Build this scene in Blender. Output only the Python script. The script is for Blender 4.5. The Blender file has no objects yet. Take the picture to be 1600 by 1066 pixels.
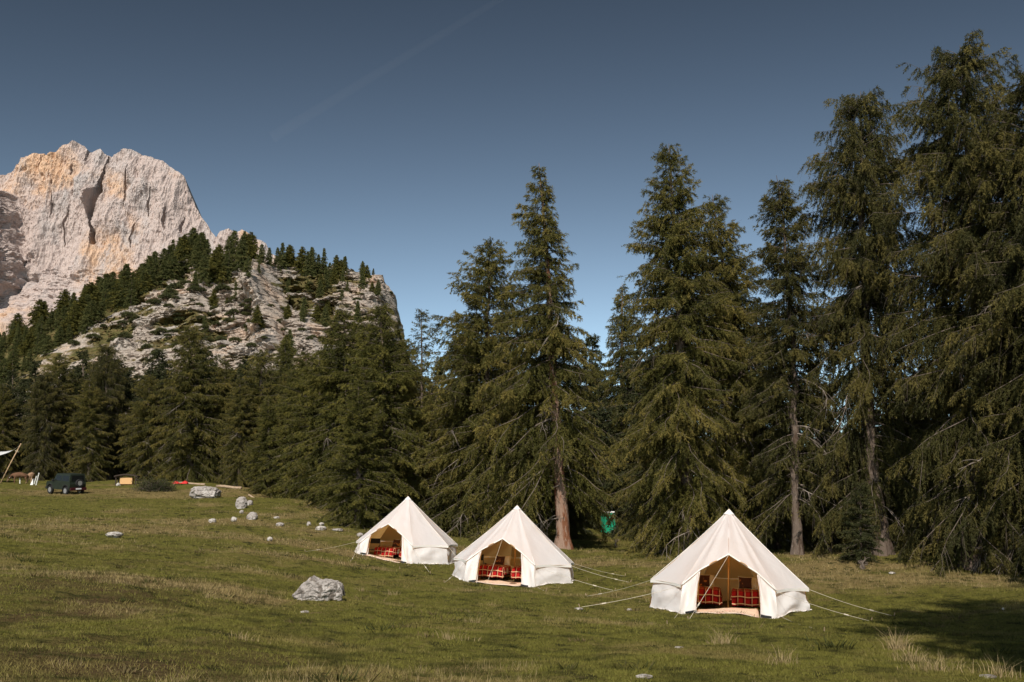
import bpy, math, random
import numpy as np
from mathutils import Vector, Matrix

R = math.radians
# ------------------------------------------------------------------ camera / light
F_PX = 1555.0
CAM_Z = 1.6
PITCH = math.atan(252.0 / F_PX)
sc = bpy.context.scene
cam_d = bpy.data.cameras.new("camera"); cam_d.sensor_width = 36.0
cam_d.lens = F_PX * 36.0 / 1600.0
cam_d.clip_start = 0.1; cam_d.clip_end = 30000
cam = bpy.data.objects.new("camera", cam_d); sc.collection.objects.link(cam)
cam.location = (0, 0, CAM_Z); cam.rotation_euler = (math.pi / 2 + PITCH, 0, 0)
sc.camera = cam
SUN_AZ, SUN_EL = -10.0, 40.0          # sun stands behind the camera, a little to the left
sd = Vector((math.sin(R(SUN_AZ)) * math.cos(R(SUN_EL)), -math.cos(R(SUN_AZ)) * math.cos(R(SUN_EL)), math.sin(R(SUN_EL))))
sun_d = bpy.data.lights.new("sun", 'SUN'); sun_d.energy = 4.7; sun_d.angle = R(0.5); sun_d.color = (1.0, 0.915, 0.81)
sun = bpy.data.objects.new("sun", sun_d); sc.collection.objects.link(sun)
sun.rotation_euler = sd.to_track_quat('Z', 'Y').to_euler(); sun.location = (30, -60, 60)
w = bpy.data.worlds.new("World"); sc.world = w; w.use_nodes = True
nt = w.node_tree; bg = nt.nodes["Background"]
sky = nt.nodes.new("ShaderNodeTexSky"); sky.sky_type = 'NISHITA'; sky.sun_disc = False
sky.sun_elevation = R(SUN_EL); sky.sun_rotation = R(180 - SUN_AZ)
sky.altitude = 1900; sky.air_density = 1.0; sky.dust_density = 3.2; sky.ozone_density = 1.3
hs = nt.nodes.new("ShaderNodeHueSaturation"); hs.inputs['Saturation'].default_value = 0.41; hs.inputs['Value'].default_value = 0.474
gm = nt.nodes.new("ShaderNodeGamma"); gm.inputs['Gamma'].default_value = 2.4
nt.links.new(sky.outputs[0], hs.inputs['Color']); nt.links.new(hs.outputs[0], gm.inputs['Color'])
tn_ = nt.nodes.new('ShaderNodeMix'); tn_.data_type = 'RGBA'; tn_.blend_type = 'MULTIPLY'; tn_.inputs[0].default_value = 1; tn_.inputs[7].default_value = (.93, 1.06, 1.0, 1)
nt.links.new(gm.outputs[0], tn_.inputs[6]); nt.links.new(tn_.outputs[2], bg.inputs[0]); bg.inputs[1].default_value = 0.05
sc.view_settings.view_transform = 'Standard'; sc.view_settings.look = 'None'
sc.view_settings.exposure = 0.0; sc.view_settings.gamma = 1.0
sc.render.engine = 'CYCLES'
sc.cycles.max_bounces = 8; sc.cycles.transparent_max_bounces = 8

COL = sc.collection
# ------------------------------------------------------------------ helpers
def P(px, py, d):
    """the point seen at photo pixel (px,py) at depth Y=d"""
    u = (px - 800) / F_PX; v = (533 - py) / F_PX
    y = math.cos(PITCH) - v * math.sin(PITCH); z = math.sin(PITCH) + v * math.cos(PITCH)
    return Vector((u / y * d, d, CAM_Z + z / y * d))

def _h(ix, iy, iz, seed):
    n = (ix.astype(np.int64) * 374761393 + iy.astype(np.int64) * 668265263 + iz.astype(np.int64) * 2147483647 + seed * 1274126177) & 0xffffffff
    n = ((n ^ (n >> 13)) * 1274126177) & 0xffffffff
    n = ((n ^ (n >> 16)) * 2246822519) & 0xffffffff
    return ((n ^ (n >> 15)) & 0xffffff) / float(0xffffff)

def vn(x, y, z=0.0, seed=0):
    x, y, z = np.broadcast_arrays(np.asarray(x, float), np.asarray(y, float), np.asarray(z, float))
    x0 = np.floor(x); y0 = np.floor(y); z0 = np.floor(z)
    fx = x - x0; fy = y - y0; fz = z - z0
    fx = fx * fx * (3 - 2 * fx); fy = fy * fy * (3 - 2 * fy); fz = fz * fz * (3 - 2 * fz)
    r = 0
    for a in (0, 1):
        for b in (0, 1):
            for c in (0, 1):
                r = r + _h(x0 + a, y0 + b, z0 + c, seed) * (fx if a else 1 - fx) * (fy if b else 1 - fy) * (fz if c else 1 - fz)
    return r * 2 - 1

def fbm(x, y, z=0.0, oct=4, seed=0, gain=.5):
    s = 0; a = 1; f = 1; t = 0
    for i in range(oct):
        s = s + a * vn(np.asarray(x) * f + i * 17.3, np.asarray(y) * f + i * 5.1, np.asarray(z) * f, seed + i); t += a; a *= gain; f *= 2.03
    return s / t

def ridged(x, y, z=0.0, oct=4, seed=0):
    s = 0; a = 1; f = 1; t = 0
    for i in range(oct):
        s = s + a * (1 - 2 * np.abs(vn(np.asarray(x) * f + i * 7.7, np.asarray(y) * f, np.asarray(z) * f, seed + i))); t += a; a *= .5; f *= 2.1
    return s / t

def sstep(a, b, x):
    t = np.clip((np.asarray(x, float) - a) / (b - a), 0, 1); return t * t * (3 - 2 * t)

def npmesh(name, V, F, attrs=None, smooth=False):
    V = np.ascontiguousarray(np.asarray(V, np.float32).reshape(-1, 3)); F = np.ascontiguousarray(np.asarray(F, np.int32))
    me = bpy.data.meshes.new(name); n, k = F.shape
    me.vertices.add(len(V)); me.vertices.foreach_set("co", np.ascontiguousarray(V.ravel()))
    me.loops.add(n * k); me.loops.foreach_set("vertex_index", F.ravel())
    me.polygons.add(n); me.polygons.foreach_set("loop_start", np.arange(0, n * k, k, dtype=np.int32))
    if smooth: me.polygons.foreach_set("use_smooth", np.ones(n, bool))
    me.update(calc_edges=True)
    for an, av in (attrs or {}).items():
        av = np.asarray(av, np.float32).ravel()
        a = me.attributes.new(an, 'FLOAT', 'POINT'); a.data.foreach_set("value", av if len(av) == len(V) else np.repeat(av, len(V) // len(av)))
    if not smooth: me.shade_flat()
    return me

def link(name, me, mat=None, parent=None, label=None, cat=None, group=None, kind=None):
    o = bpy.data.objects.new(name, me); COL.objects.link(o)
    if mat is not None and me is not None and not me.materials:
        me.materials.append(mat)
    if parent is not None: o.parent = parent
    if label: o["label"] = label
    if cat: o["category"] = cat
    if group: o["group"] = group
    if kind: o["kind"] = kind
    return o

def empty(name, loc, rot=(0, 0, 0), label=None, cat=None, group=None):
    o = bpy.data.objects.new(name, None); COL.objects.link(o); o.empty_display_size = .3
    o.location = loc; o.rotation_euler = rot
    if label: o["label"] = label
    if cat: o["category"] = cat
    if group: o["group"] = group
    return o

def tubes(PT, RD, n=5, cap=True):
    """PT (B,m,3), RD (B,m) -> V,F quads"""
    PT = np.asarray(PT, float); RD = np.asarray(RD, float)
    B, m, _ = PT.shape
    T = np.gradient(PT, axis=1); T /= np.linalg.norm(T, axis=2, keepdims=True) + 1e-9
    up = np.zeros((B, 1, 3)); up[..., 2] = 1
    avg = T.mean(axis=1, keepdims=True)
    vert = np.abs(avg[..., 2:3]) > .8 * (np.linalg.norm(avg, axis=2, keepdims=True) + 1e-9)
    ref = np.where(vert, np.array([[[0, 1.0, 0]]]), up)
    A = np.cross(T, ref); A /= np.linalg.norm(A, axis=2, keepdims=True) + 1e-9
    Bn = np.cross(A, T)
    an = np.arange(n) / n * 2 * np.pi
    V = PT[:, :, None, :] + RD[:, :, None, None] * (A[:, :, None, :] * np.cos(an)[None, None, :, None] + Bn[:, :, None, :] * np.sin(an)[None, None, :, None])
    idx = np.arange(B * m * n).reshape(B, m, n)
    a = idx[:, :-1, :]; b = idx[:, 1:, :]
    F = np.stack([a, np.roll(a, -1, 2), np.roll(b, -1, 2), b], -1).reshape(-1, 4)
    return V.reshape(-1, 3), F

class MB:
    def __init__(s): s.v = []; s.f = []
    def add(s, V, F):
        o = len(s.v); s.v += [tuple(map(float, p)) for p in V]; s.f += [tuple(int(i) + o for i in f) for f in F]; return s
    def box(s, c, d, rot=None, taper=1.0, bev=0.0):
        x, y, z = d[0] / 2, d[1] / 2, d[2] / 2
        if bev <= 0:
            V = [Vector((sx * x * (taper if sz > 0 else 1), sy * y * (taper if sz > 0 else 1), sz * z)) for sz in (-1, 1) for sy in (-1, 1) for sx in (-1, 1)]
            F = [(0, 2, 3, 1), (4, 5, 7, 6), (0, 1, 5, 4), (2, 6, 7, 3), (0, 4, 6, 2), (1, 3, 7, 5)]
        else:
            V = []; b = min(bev, x * .9, y * .9, z * .9)
            rings = []
            for zz, k in ((-z, 1), (-z + b, 0), (z - b, 0), (z, 1)):
                t = taper if zz > 0 else 1
                xx = (x - b * k) * t; yy = (y - b * k) * t; r = []
                for p in ((-xx + b * .6, -yy), (xx - b * .6, -yy), (xx, -yy + b * .6), (xx, yy - b * .6), (xx - b * .6, yy), (-xx + b * .6, yy), (-xx, yy - b * .6), (-xx, -yy + b * .6)):
                    r.append(len(V)); V.append(Vector((p[0], p[1], zz)))
                rings.append(r)
            F = [tuple(rings[0][::-1]), tuple(rings[3])]
            for i in range(3):
                for j in range(8):
                    F.append((rings[i][j], rings[i][(j + 1) % 8], rings[i + 1][(j + 1) % 8], rings[i + 1][j]))
        M = rot.to_matrix() if hasattr(rot, 'to_matrix') else (rot or Matrix.Identity(3))
        V = [M @ p + Vector(c) for p in V]
        return s.add(V, F)
    def tube(s, pts, r, n=8):
        pts = np.array([list(p) for p in pts], float)[None]; rd = np.ones(pts.shape[1]) * r
        V, F = tubes(pts, rd[None], n); m = pts.shape[1]
        F = [tuple(f) for f in F] + [tuple(range(n))[::-1], tuple(range((m - 1) * n, m * n))]
        return s.add(V, F)
    def prism(s, poly, y0, y1, axis='y'):
        n = len(poly)
        if axis == 'y': V = [(p[0], y0, p[1]) for p in poly] + [(p[0], y1, p[1]) for p in poly]
        elif axis == 'z': V = [(p[0], p[1], y0) for p in poly] + [(p[0], p[1], y1) for p in poly]
        else: V = [(y0, p[0], p[1]) for p in poly] + [(y1, p[0], p[1]) for p in poly]
        F = [tuple(range(n)), tuple(range(2 * n - 1, n - 1, -1))] + [(i, i + n, (i + 1) % n + n, (i + 1) % n) for i in range(n)]
        return s.add(V, F)
    def build(s, name, mat, parent=None, smooth=False, fix=True, **k):
        me = bpy.data.meshes.new(name); me.from_pydata(s.v, [], s.f); me.update()
        if fix:
            import bmesh
            bm = bmesh.new(); bm.from_mesh(me); bmesh.ops.recalc_face_normals(bm, faces=bm.faces); bm.to_mesh(me); bm.free()
        if smooth: me.shade_smooth()
        return link(name, me, mat, parent, **k)

# ------------------------------------------------------------------ materials
def mat(name, col=(.5, .5, .5), rough=.8, noise=None, bump=None, metal=0, spec=.3, trans=None, attr=None, inner_glow=None):
    """noise: list of (scale, colour, lo, hi[, stretch]) ; bump: (scale, strength, dist) ; attr: list of (attribute, colour, lo, hi)"""
    m = bpy.data.materials.new(name); m.use_nodes = True; t = m.node_tree; n = t.nodes; l = t.links
    p = n["Principled BSDF"]; p.inputs["Roughness"].default_value = rough; p.inputs["Metallic"].default_value = metal
    p.inputs["Specular IOR Level"].default_value = spec
    tc = n.new("ShaderNodeTexCoord")
    rgb = n.new("ShaderNodeRGB"); rgb.outputs[0].default_value = (*col, 1); cur = rgb.outputs[0]
    def over(fac, c):
        nonlocal cur
        mx = n.new("ShaderNodeMix"); mx.data_type = 'RGBA'; l.new(fac, mx.inputs[0]); l.new(cur, mx.inputs[6]); mx.inputs[7].default_value = (*c, 1); cur = mx.outputs[2]
    def mr(src, lo, hi):
        r = n.new("ShaderNodeMapRange"); r.interpolation_type = 'SMOOTHSTEP'; l.new(src, r.inputs[0]); r.inputs[1].default_value = lo; r.inputs[2].default_value = hi; return r.outputs[0]
    def nz(scale, stretch=(1, 1, 1), det=5, rgh=.6):
        mp = n.new("ShaderNodeMapping"); mp.inputs['Scale'].default_value = stretch; l.new(tc.outputs["Object"], mp.inputs[0])
        q = n.new("ShaderNodeTexNoise"); q.inputs["Scale"].default_value = scale; q.inputs["Detail"].default_value = det; q.inputs["Roughness"].default_value = rgh
        l.new(mp.outputs[0], q.inputs[0]); return q.outputs[0]
    for a in (attr or []):
        at = n.new("ShaderNodeAttribute"); at.attribute_name = a[0]; over(mr(at.outputs["Fac"], a[2], a[3]), a[1])
    for q in (noise or []):
        over(mr(nz(q[0], q[4] if len(q) > 4 else (1, 1, 1)), q[2], q[3]), q[1])
    l.new(cur, p.inputs["Base Color"])
    if bump:
        for i, bq in enumerate([bump] if not isinstance(bump, list) else bump):
            b = n.new("ShaderNodeBump"); b.inputs["Strength"].default_value = bq[1]; b.inputs["Distance"].default_value = bq[2]
            l.new(nz(bq[0], bq[3] if len(bq) > 3 else (1, 1, 1)), b.inputs["Height"])
            if i: l.new(prev.outputs[0], b.inputs["Normal"])
            l.new(b.outputs[0], p.inputs["Normal"]); prev = b
    if inner_glow:
        ge = n.new("ShaderNodeNewGeometry"); over(ge.outputs["Backfacing"], inner_glow); l.new(cur, p.inputs["Base Color"])  # warm light coming through the cloth, painted into the colour of its inner side
    if trans:
        ad = n.new("ShaderNodeMixShader"); tr = n.new("ShaderNodeBsdfTranslucent")
        if trans[0] is None: l.new(cur, tr.inputs[0])
        else: tr.inputs[0].default_value = (*trans[0], 1)
        ad.inputs[0].default_value = trans[1]
        l.new(p.outputs[0], ad.inputs[1]); l.new(tr.outputs[0], ad.inputs[2]); l.new(ad.outputs[0], n["Material Output"].inputs[0])
    return m

M = {}
M['ground'] = mat("meadow soil and turf", (.13, .122, .028), .95,
    attr=[("dry", (.21, .155, .066), .05, 1.0), ("brown", (.088, .060, .028), .0, 1.0)],
    noise=[(7, (.145, .115, .042), .50, .72), (2.3, (.045, .043, .014), .52, .66), (1.1, (.155, .12, .05), .60, .75, (1, 1.6, 1))], bump=[(4, .8, .16), (14, .9, .07), (60, .5, .015)], spec=.05)
M['grass'] = mat("short grass blades", (.190, .180, .040), .8, attr=[("tone", (.36, .275, .125), .15, 1.0)], noise=[(1.3, (.070, .070, .019), .47, .60), (.35, (.24, .195, .068), .5, .66)], spec=.1, trans=(None, .3))
M['straw'] = mat("dry grass stalks", (.42, .32, .17), .8, attr=[("tone", (.17, .14, .05), .4, 1.0)], spec=.15, trans=(None, .25))
M['bark'] = mat("grey larch bark", (.15, .115, .092), .95, noise=[(1.2, (.08, .055, .04), .5, .62, (3, 3, .7)), (5, (.25, .20, .165), .55, .72, (2, 2, .4))], bump=(5, 1.0, .10, (2.5, 2.5, .5)), spec=.1)
M['bark_red'] = mat("reddish flaking bark", (.30, .20, .15), .95, noise=[(.9, (.20, .085, .045), .50, .60, (3, 3, .6)), (3.5, (.07, .04, .03), .60, .66, (2.5, 2.5, .5)), (6, (.42, .33, .26), .58, .72, (2, 2, .5))], bump=(5, 1.0, .12, (2.5, 2.5, .5)), spec=.1)
M['twig'] = mat("grey twigs", (.15, .12, .10), .9, noise=[(2, (.08, .062, .05), .45, .65)], spec=.1)
M['deadtwig'] = mat("bleached dead twigs", (.26, .22, .185), .9, noise=[(2, (.14, .11, .09), .45, .65)], spec=.1)
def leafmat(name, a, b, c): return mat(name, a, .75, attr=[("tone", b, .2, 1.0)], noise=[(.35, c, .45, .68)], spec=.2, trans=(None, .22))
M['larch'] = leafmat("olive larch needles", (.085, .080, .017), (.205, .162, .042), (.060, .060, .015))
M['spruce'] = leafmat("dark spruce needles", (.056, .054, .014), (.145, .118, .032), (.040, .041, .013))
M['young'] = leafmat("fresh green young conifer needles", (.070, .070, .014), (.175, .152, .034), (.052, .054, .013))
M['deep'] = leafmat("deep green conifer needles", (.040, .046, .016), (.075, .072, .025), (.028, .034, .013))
M['hilltree'] = leafmat("dark hillside conifer needles", (.085, .095, .030), (.15, .14, .045), (.055, .066, .022))
M['dwarf'] = leafmat("dwarf pine needles", (.055, .062, .022), (.09, .085, .03), (.04, .045, .018))

def rockmat(name, base, warm, grey, dark, s, strata=True):
    m = mat(name, base, .95, attr=[("green", (.085, .080, .028), .3, .7), ("scree", (.50, .44, .41), 0, 1)],
        noise=[(s * .5, warm, .50, .66), (s * 1.3, grey, .48, .66, (1, 1, .45)), (s * 6, dark, .60 if not strata else .545, .74 if not strata else .66, (1, 1, 1.6))],
        bump=[(s * 4, .9, 1.6 / s * .05, (1, 1, 1.5) if strata else (1.6, 1.6, .6)), (s * 16, .8, .5 / s * .05, (1, 1, 2.5) if strata else (1.5, 1.5, 1))], spec=.1)
    return m
M['mountain'] = rockmat("pale dolomite wall", (.455, .375, .345), (.55, .37, .25), (.41, .365, .35), (.31, .255, .235), .012, False)
M['hill'] = rockmat("limestone hillside", (.385, .325, .275), (.52, .39, .30), (.36, .32, .285), (.17, .14, .115), .09)
# the green attribute must win over the rock noises: rebuild order for the hill
def green_last(m, lo=.35, hi=.65, col=(.085, .080, .028), col2=(.14, .105, .045)):
    t = m.node_tree; n = t.nodes; l = t.links; p = n["Principled BSDF"]
    src = p.inputs["Base Color"].links[0].from_socket
    at = n.new("ShaderNodeAttribute"); at.attribute_name = "green"
    q = n.new("ShaderNodeTexNoise"); q.inputs["Scale"].default_value = .5; q.inputs["Detail"].default_value = 6
    tc = n.new("ShaderNodeTexCoord"); l.new(tc.outputs["Object"], q.inputs[0])
    mc = n.new("ShaderNodeMix"); mc.data_type = 'RGBA'; mc.inputs[6].default_value = (*col, 1); mc.inputs[7].default_value = (*col2, 1)
    r2 = n.new("ShaderNodeMapRange"); l.new(q.outputs[0], r2.inputs[0]); r2.inputs[1].default_value = .4; r2.inputs[2].default_value = .6; l.new(r2.outputs[0], mc.inputs[0])
    ad = n.new("ShaderNodeMath"); ad.operation = 'ADD'; l.new(at.outputs["Fac"], ad.inputs[0]); 
    sb = n.new("ShaderNodeMath"); sb.operation = 'MULTIPLY_ADD'; l.new(q.outputs[0], sb.inputs[0]); sb.inputs[1].default_value = .8; sb.inputs[2].default_value = -.4
    l.new(sb.outputs[0], ad.inputs[1])
    r = n.new("ShaderNodeMapRange"); l.new(ad.outputs[0], r.inputs[0]); r.inputs[1].default_value = lo; r.inputs[2].default_value = hi
    mx = n.new("ShaderNodeMix"); mx.data_type = 'RGBA'; l.new(r.outputs[0], mx.inputs[0]); l.new(src, mx.inputs[6]); l.new(mc.outputs[2], mx.inputs[7])
    l.new(mx.outputs[2], p.inputs["Base Color"])
green_last(M['hill'], .27, .50)
M['rock'] = mat("grey limestone boulder", (.36, .325, .30), .95, noise=[(1.6, (.52, .48, .45), .52, .62), (4, (.17, .145, .125), .53, .62), (11, (.09, .07, .055), .60, .68), (7, (.42, .33, .25), .64, .7)], bump=[(5, 1, .12), (22, .8, .03)], spec=.15)
M['rockwhite'] = mat("white limestone", (.50, .46, .42), .9, noise=[(3, (.62, .58, .54), .5, .6), (5, (.22, .19, .16), .5, .62), (13, (.12, .10, .08), .6, .7)], bump=[(8, 1, .08), (25, .8, .03)], spec=.15)
M['canvas'] = mat("cream cotton canvas", (.93, .92, .92), .85, noise=[(1.1, (.90, .88, .865), .45, .75)], bump=[(2.2, .5, .05, (1.2, 1.2, .5)), (6, .35, .02)], spec=.1, trans=((1.0, .60, .21), .41), inner_glow=(.86, .56, .22))
M['canvas_plain'] = mat("cream canvas trim", (.88, .84, .79), .85)
M['canvas_wall'] = mat("creased canvas wall", (.91, .895, .89), .85, noise=[(1.5, (.87, .84, .815), .45, .75)], bump=[(1.5, .5, .05, (1.5, 1.5, .9)), (5, .4, .02)], spec=.1, trans=((1.0, .68, .30), .26), inner_glow=(.76, .52, .25))
M['seam'] = mat("tan canvas binding", (.66, .53, .38), .85)
M['rope'] = mat("pale cotton rope", (.66, .58, .46), .9)
M['wood'] = mat("orange varnished wood pole", (.50, .25, .07), .5, noise=[(6, (.36, .16, .04), .45, .65, (1, 1, .1))])
M['paleplank'] = mat("pale sawn timber", (.40, .29, .20), .8, noise=[(3, (.28, .20, .13), .45, .65, (.3, 3, 3))], bump=(20, .3, .01))
M['polewood'] = mat("peeled wooden pole", (.44, .30, .18), .8, noise=[(3, (.30, .20, .12), .45, .65)])
M['darkwood'] = mat("dark stained wood", (.035, .022, .015), .7)
M['greymetal'] = mat("dark grey metal", (.05, .05, .052), .4, metal=.6)
M['sheet'] = mat("cream bed linen", (.72, .64, .52), .9, bump=(9, .6, .03))
M['matt'] = mat("woven jute mat", (.66, .53, .42), .95, noise=[(3, (.72, .46, .38), .5, .62)], bump=(40, .4, .01))
M['cushion'] = mat("dark brown patterned cushion", (.055, .018, .012), .8, noise=[(7, (.42, .16, .05), .58, .62)])
M['groundsheet'] = mat("brown tent floor", (.16, .10, .06), .9)
M['blackcloth'] = mat("black chair canvas", (.018, .018, .02), .9)
M['white'] = mat("white painted wood", (.70, .70, .66), .7)
M['tarp'] = mat("white tarpaulin", (.80, .80, .80), .6, trans=((.8, .8, .8), .25))
M['carpaint'] = mat("dark green car paint", (.014, .020, .012), .5, spec=.5)
M['glass'] = mat("dark car glass", (.01, .011, .011), .15, spec=.35)
M['rubber'] = mat("black rubber", (.02, .02, .02), .85)
M['alloy'] = mat("grey alloy", (.45, .45, .46), .4, metal=.6)
M['redlens'] = mat("red lamp lens", (.30, .01, .012), .25, spec=.5)
M['bumper'] = mat("dark red reflecting bumper", (.045, .008, .012), .35)
M['plate'] = mat("white number plate", (.75, .75, .75), .5)
M['green'] = mat("green moulded plastic", (.012, .26, .14), .45, noise=[(2.5, (.02, .36, .20), .5, .62)], bump=(3, .4, .04))
M['redcloth'] = mat("red cover", (.55, .03, .025), .7)
M['orangeboard'] = mat("fresh orange board", (.62, .37, .17), .8)
M['hide'] = mat("brown cattle hide", (.13, .065, .035), .9, noise=[(1.6, (.30, .19, .11), .5, .62)])
M['hide_pale'] = mat("pale brown cattle hide", (.32, .20, .12), .9, noise=[(1.6, (.16, .09, .05), .55, .65)])

def plaid():
    m = bpy.data.materials.new("red plaid wool"); m.use_nodes = True; t = m.node_tree; n = t.nodes; l = t.links
    p = n["Principled BSDF"]; p.inputs["Roughness"].default_value = .95; p.inputs["Specular IOR Level"].default_value = .1
    uv = n.new("ShaderNodeUVMap"); sp = n.new("ShaderNodeSeparateXYZ"); l.new(uv.outputs[0], sp.inputs[0])
    def stripe(src, per, wd, off=0.0):
        a = n.new("ShaderNodeMath"); a.operation = 'ADD'; l.new(src, a.inputs[0]); a.inputs[1].default_value = off
        b = n.new("ShaderNodeMath"); b.operation = 'MODULO'; l.new(a.outputs[0], b.inputs[0]); b.inputs[1].default_value = per
        c = n.new("ShaderNodeMath"); c.operation = 'LESS_THAN'; l.new(b.outputs[0], c.inputs[0]); c.inputs[1].default_value = wd; return c.outputs[0]
    def mx(fac, A, B, k=1.0):
        q = n.new("ShaderNodeMix"); q.data_type = 'RGBA'
        f = n.new("ShaderNodeMath"); f.operation = 'MULTIPLY'; l.new(fac, f.inputs[0]); f.inputs[1].default_value = k; l.new(f.outputs[0], q.inputs[0])
        if isinstance(A, tuple): q.inputs[6].default_value = (*A, 1)
        else: l.new(A, q.inputs[6])
        q.inputs[7].default_value = (*B, 1); return q.outputs[2]
    c = mx(stripe(sp.outputs[0], .21, .085, 5.06), (.30, .012, .012), (.08, .005, .007), .85)
    c = mx(stripe(sp.outputs[1], .21, .085, 5.06), c, (.10, .006, .008), .65)
    c = mx(stripe(sp.outputs[0], .21, .016, 5.0), c, (.62, .42, .24))
    c = mx(stripe(sp.outputs[1], .21, .026, 5.0), c, (.66, .48, .28), .8)
    l.new(c, p.inputs["Base Color"]); return m
M['plaid'] = plaid()

# ------------------------------------------------------------------ ground
CP = []
def cp(px, py, d): q = P(px, py, d); CP.append((q.x, q.y, q.z))
for a in [(800, 1066, 11.2), (1600, 1066, 12.2), (0, 1066, 9.3), (400, 1066, 10.2), (1200, 1066, 11.8),
          (0, 980, 15), (300, 1000, 14), (0, 900, 25), (250, 900, 25), (495, 935, 27), (800, 985, 20), (1137, 954, 31.3), (803, 907, 41.3), (633, 876, 48.8),
          (170, 838, 45), (0, 800, 60), (300, 830, 50), (420, 850, 45), (380, 790, 68), (500, 838, 54), (105, 767, 82), (0, 752, 98), (205, 757, 92), (310, 779, 78), (290, 752, 96), (430, 768, 84), (360, 762, 90),
          (520, 805, 66), (570, 828, 58), (590, 842, 55), (465, 778, 78),
          (700, 836, 68), (740, 815, 82), (640, 820, 80), (880, 858, 58), (990, 872, 52), (800, 850, 62), (950, 838, 90), (950, 846, 75), (1080, 872, 50), (1245, 868, 47), (1200, 868, 49), (1345, 888, 42), (1500, 905, 38), (1600, 914, 36), (1300, 900, 40), (1450, 950, 30), (1550, 1000, 20)]: cp(*a)
CP += [(0, 0, 0), (-12, 0, .9), (12, 0, -.5), (0, -20, .8), (-30, -20, 3), (25, -20, -.5), (25, 8, -1.1), (-30, 20, 1.6), (-60, 40, 4), (45, 30, -1.3), (60, 60, -.8), (40, 80, -.3), (75, 110, .5),
       (0, 120, .8), (40, 130, 0), (-40, 125, 4.5), (-80, 130, 7), (-90, 90, 6.5), (-90, 160, 12), (0, 170, 3), (80, 170, .8), (-40, 170, 9), (100, 40, -1), (-110, 40, 7), (-18, 82, .6), (-12, 100, .3)]
CP = np.array(CP)
def _phi(d): return np.where(d > 1e-6, d * d * np.log(d + 1e-9), 0)
_n = len(CP); _A = np.zeros((_n + 3, _n + 3))
_dd = np.linalg.norm(CP[:, None, :2] - CP[None, :, :2], axis=2); _A[:_n, :_n] = _phi(_dd) + np.eye(_n) * 6.0
_A[:_n, _n] = 1; _A[:_n, _n + 1:] = CP[:, :2]; _A[_n, :_n] = 1; _A[_n + 1:, :_n] = CP[:, :2].T
_W = np.linalg.solve(_A, np.concatenate([CP[:, 2], np.zeros(3)]))
def G(x, y, micro=True):
    x = np.asarray(x, float); y = np.asarray(y, float); sh = np.broadcast(x, y).shape
    xr = np.broadcast_to(x, sh).ravel(); yr = np.broadcast_to(y, sh).ravel()
    xc = np.clip(xr, -110, 100); yc = np.clip(yr, -25, 170); out = np.empty(len(xr))
    for i in range(0, len(xr), 40000):
        s = slice(i, i + 40000)
        d = np.hypot(xc[s, None] - CP[None, :, 0], yc[s, None] - CP[None, :, 1])
        out[s] = _phi(d) @ _W[:_n] + _W[_n] + xc[s] * _W[_n + 1] + yc[s] * _W[_n + 2]
    if micro:
        out += .16 * fbm(xr / 2.6, yr / 2.2, oct=3, seed=3) + .07 * np.clip(fbm(xr / .8, yr / .8, oct=3, seed=9), -.1, 1)
    return out.reshape(sh) if sh else float(out[0])
def hit(px, py):
    """ground point seen at a photo pixel"""
    ds = np.concatenate([np.arange(5, 60, .25), np.arange(60, 150, .5)])
    pts = np.array([P(px, py, d) for d in ds]); g = G(pts[:, 0], pts[:, 1]); below = np.where(pts[:, 2] < g)[0]
    i = below[0] if len(below) else len(ds) - 1
    return Vector((pts[i, 0], pts[i, 1], g[i]))

def patches(x, y):
    dry = fbm(x / 3.4, y / 2.6, oct=6, seed=21, gain=.72) * 1.25 + fbm(x / 11, y / 9, oct=2, seed=33) * .35 + .12
    brown = np.zeros_like(dry)
    for px, py, rx, ry, a, kind in PATCH:
        dd = np.exp(-(((x - px) / rx) ** 2 + ((y - py) / ry) ** 2))
        if kind == 'b': brown = brown + a * dd
        else: dry = dry + a * dd
    d2 = np.clip(sstep(-.1, .85, dry), 0, 1)
    return d2, np.clip(brown * (.75 + .6 * fbm(x / .9, y / .7, oct=3, seed=41)), 0, 1)
PATCH = []
for px, py, rx, ry, a, k in [(230, 908, 3.0, 1.2, .9, 'd'), (120, 960, 2.6, 5.0, .75, 'b'), (60, 900, 3.5, 7, .55, 'b'), (200, 1040, 2.2, 2.0, .55, 'b'), (180, 880, 2.5, 3, .35, 'b'), (330, 1010, 2.0, 2.5, .45, 'b'), (150, 1050, 2.5, 2.5, .5, 'b'), (260, 830, 6, 2, .8, 'd'), (420, 822, 6, 2, .7, 'd'), (520, 860, 3.5, 1.5, .7, 'd'),
                             (640, 1000, 1.5, 1.2, .5, 'd'), (700, 985, 1.5, 1, .7, 'd'), (1300, 890, 5, 1.3, .8, 'd'), (1560, 905, 5, 1.3, .9, 'd'), (960, 880, 5, 2, .5, 'd'), (1400, 1000, 1.2, 2.5, .6, 'd'), (400, 968, 3, 1.2, .5, 'd'), (200, 770, 8, 4, .6, 'd'), (330, 770, 7, 3, .4, 'd'), (1150, 1000, 8, 2, -.5, 'd'), (900, 950, 5, 2.5, -.5, 'd'), (620, 905, 4, 1.5, -.5, 'd')]:
    h = hit(px, py); PATCH.append((h.x, h.y, rx, ry, a, k))

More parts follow.
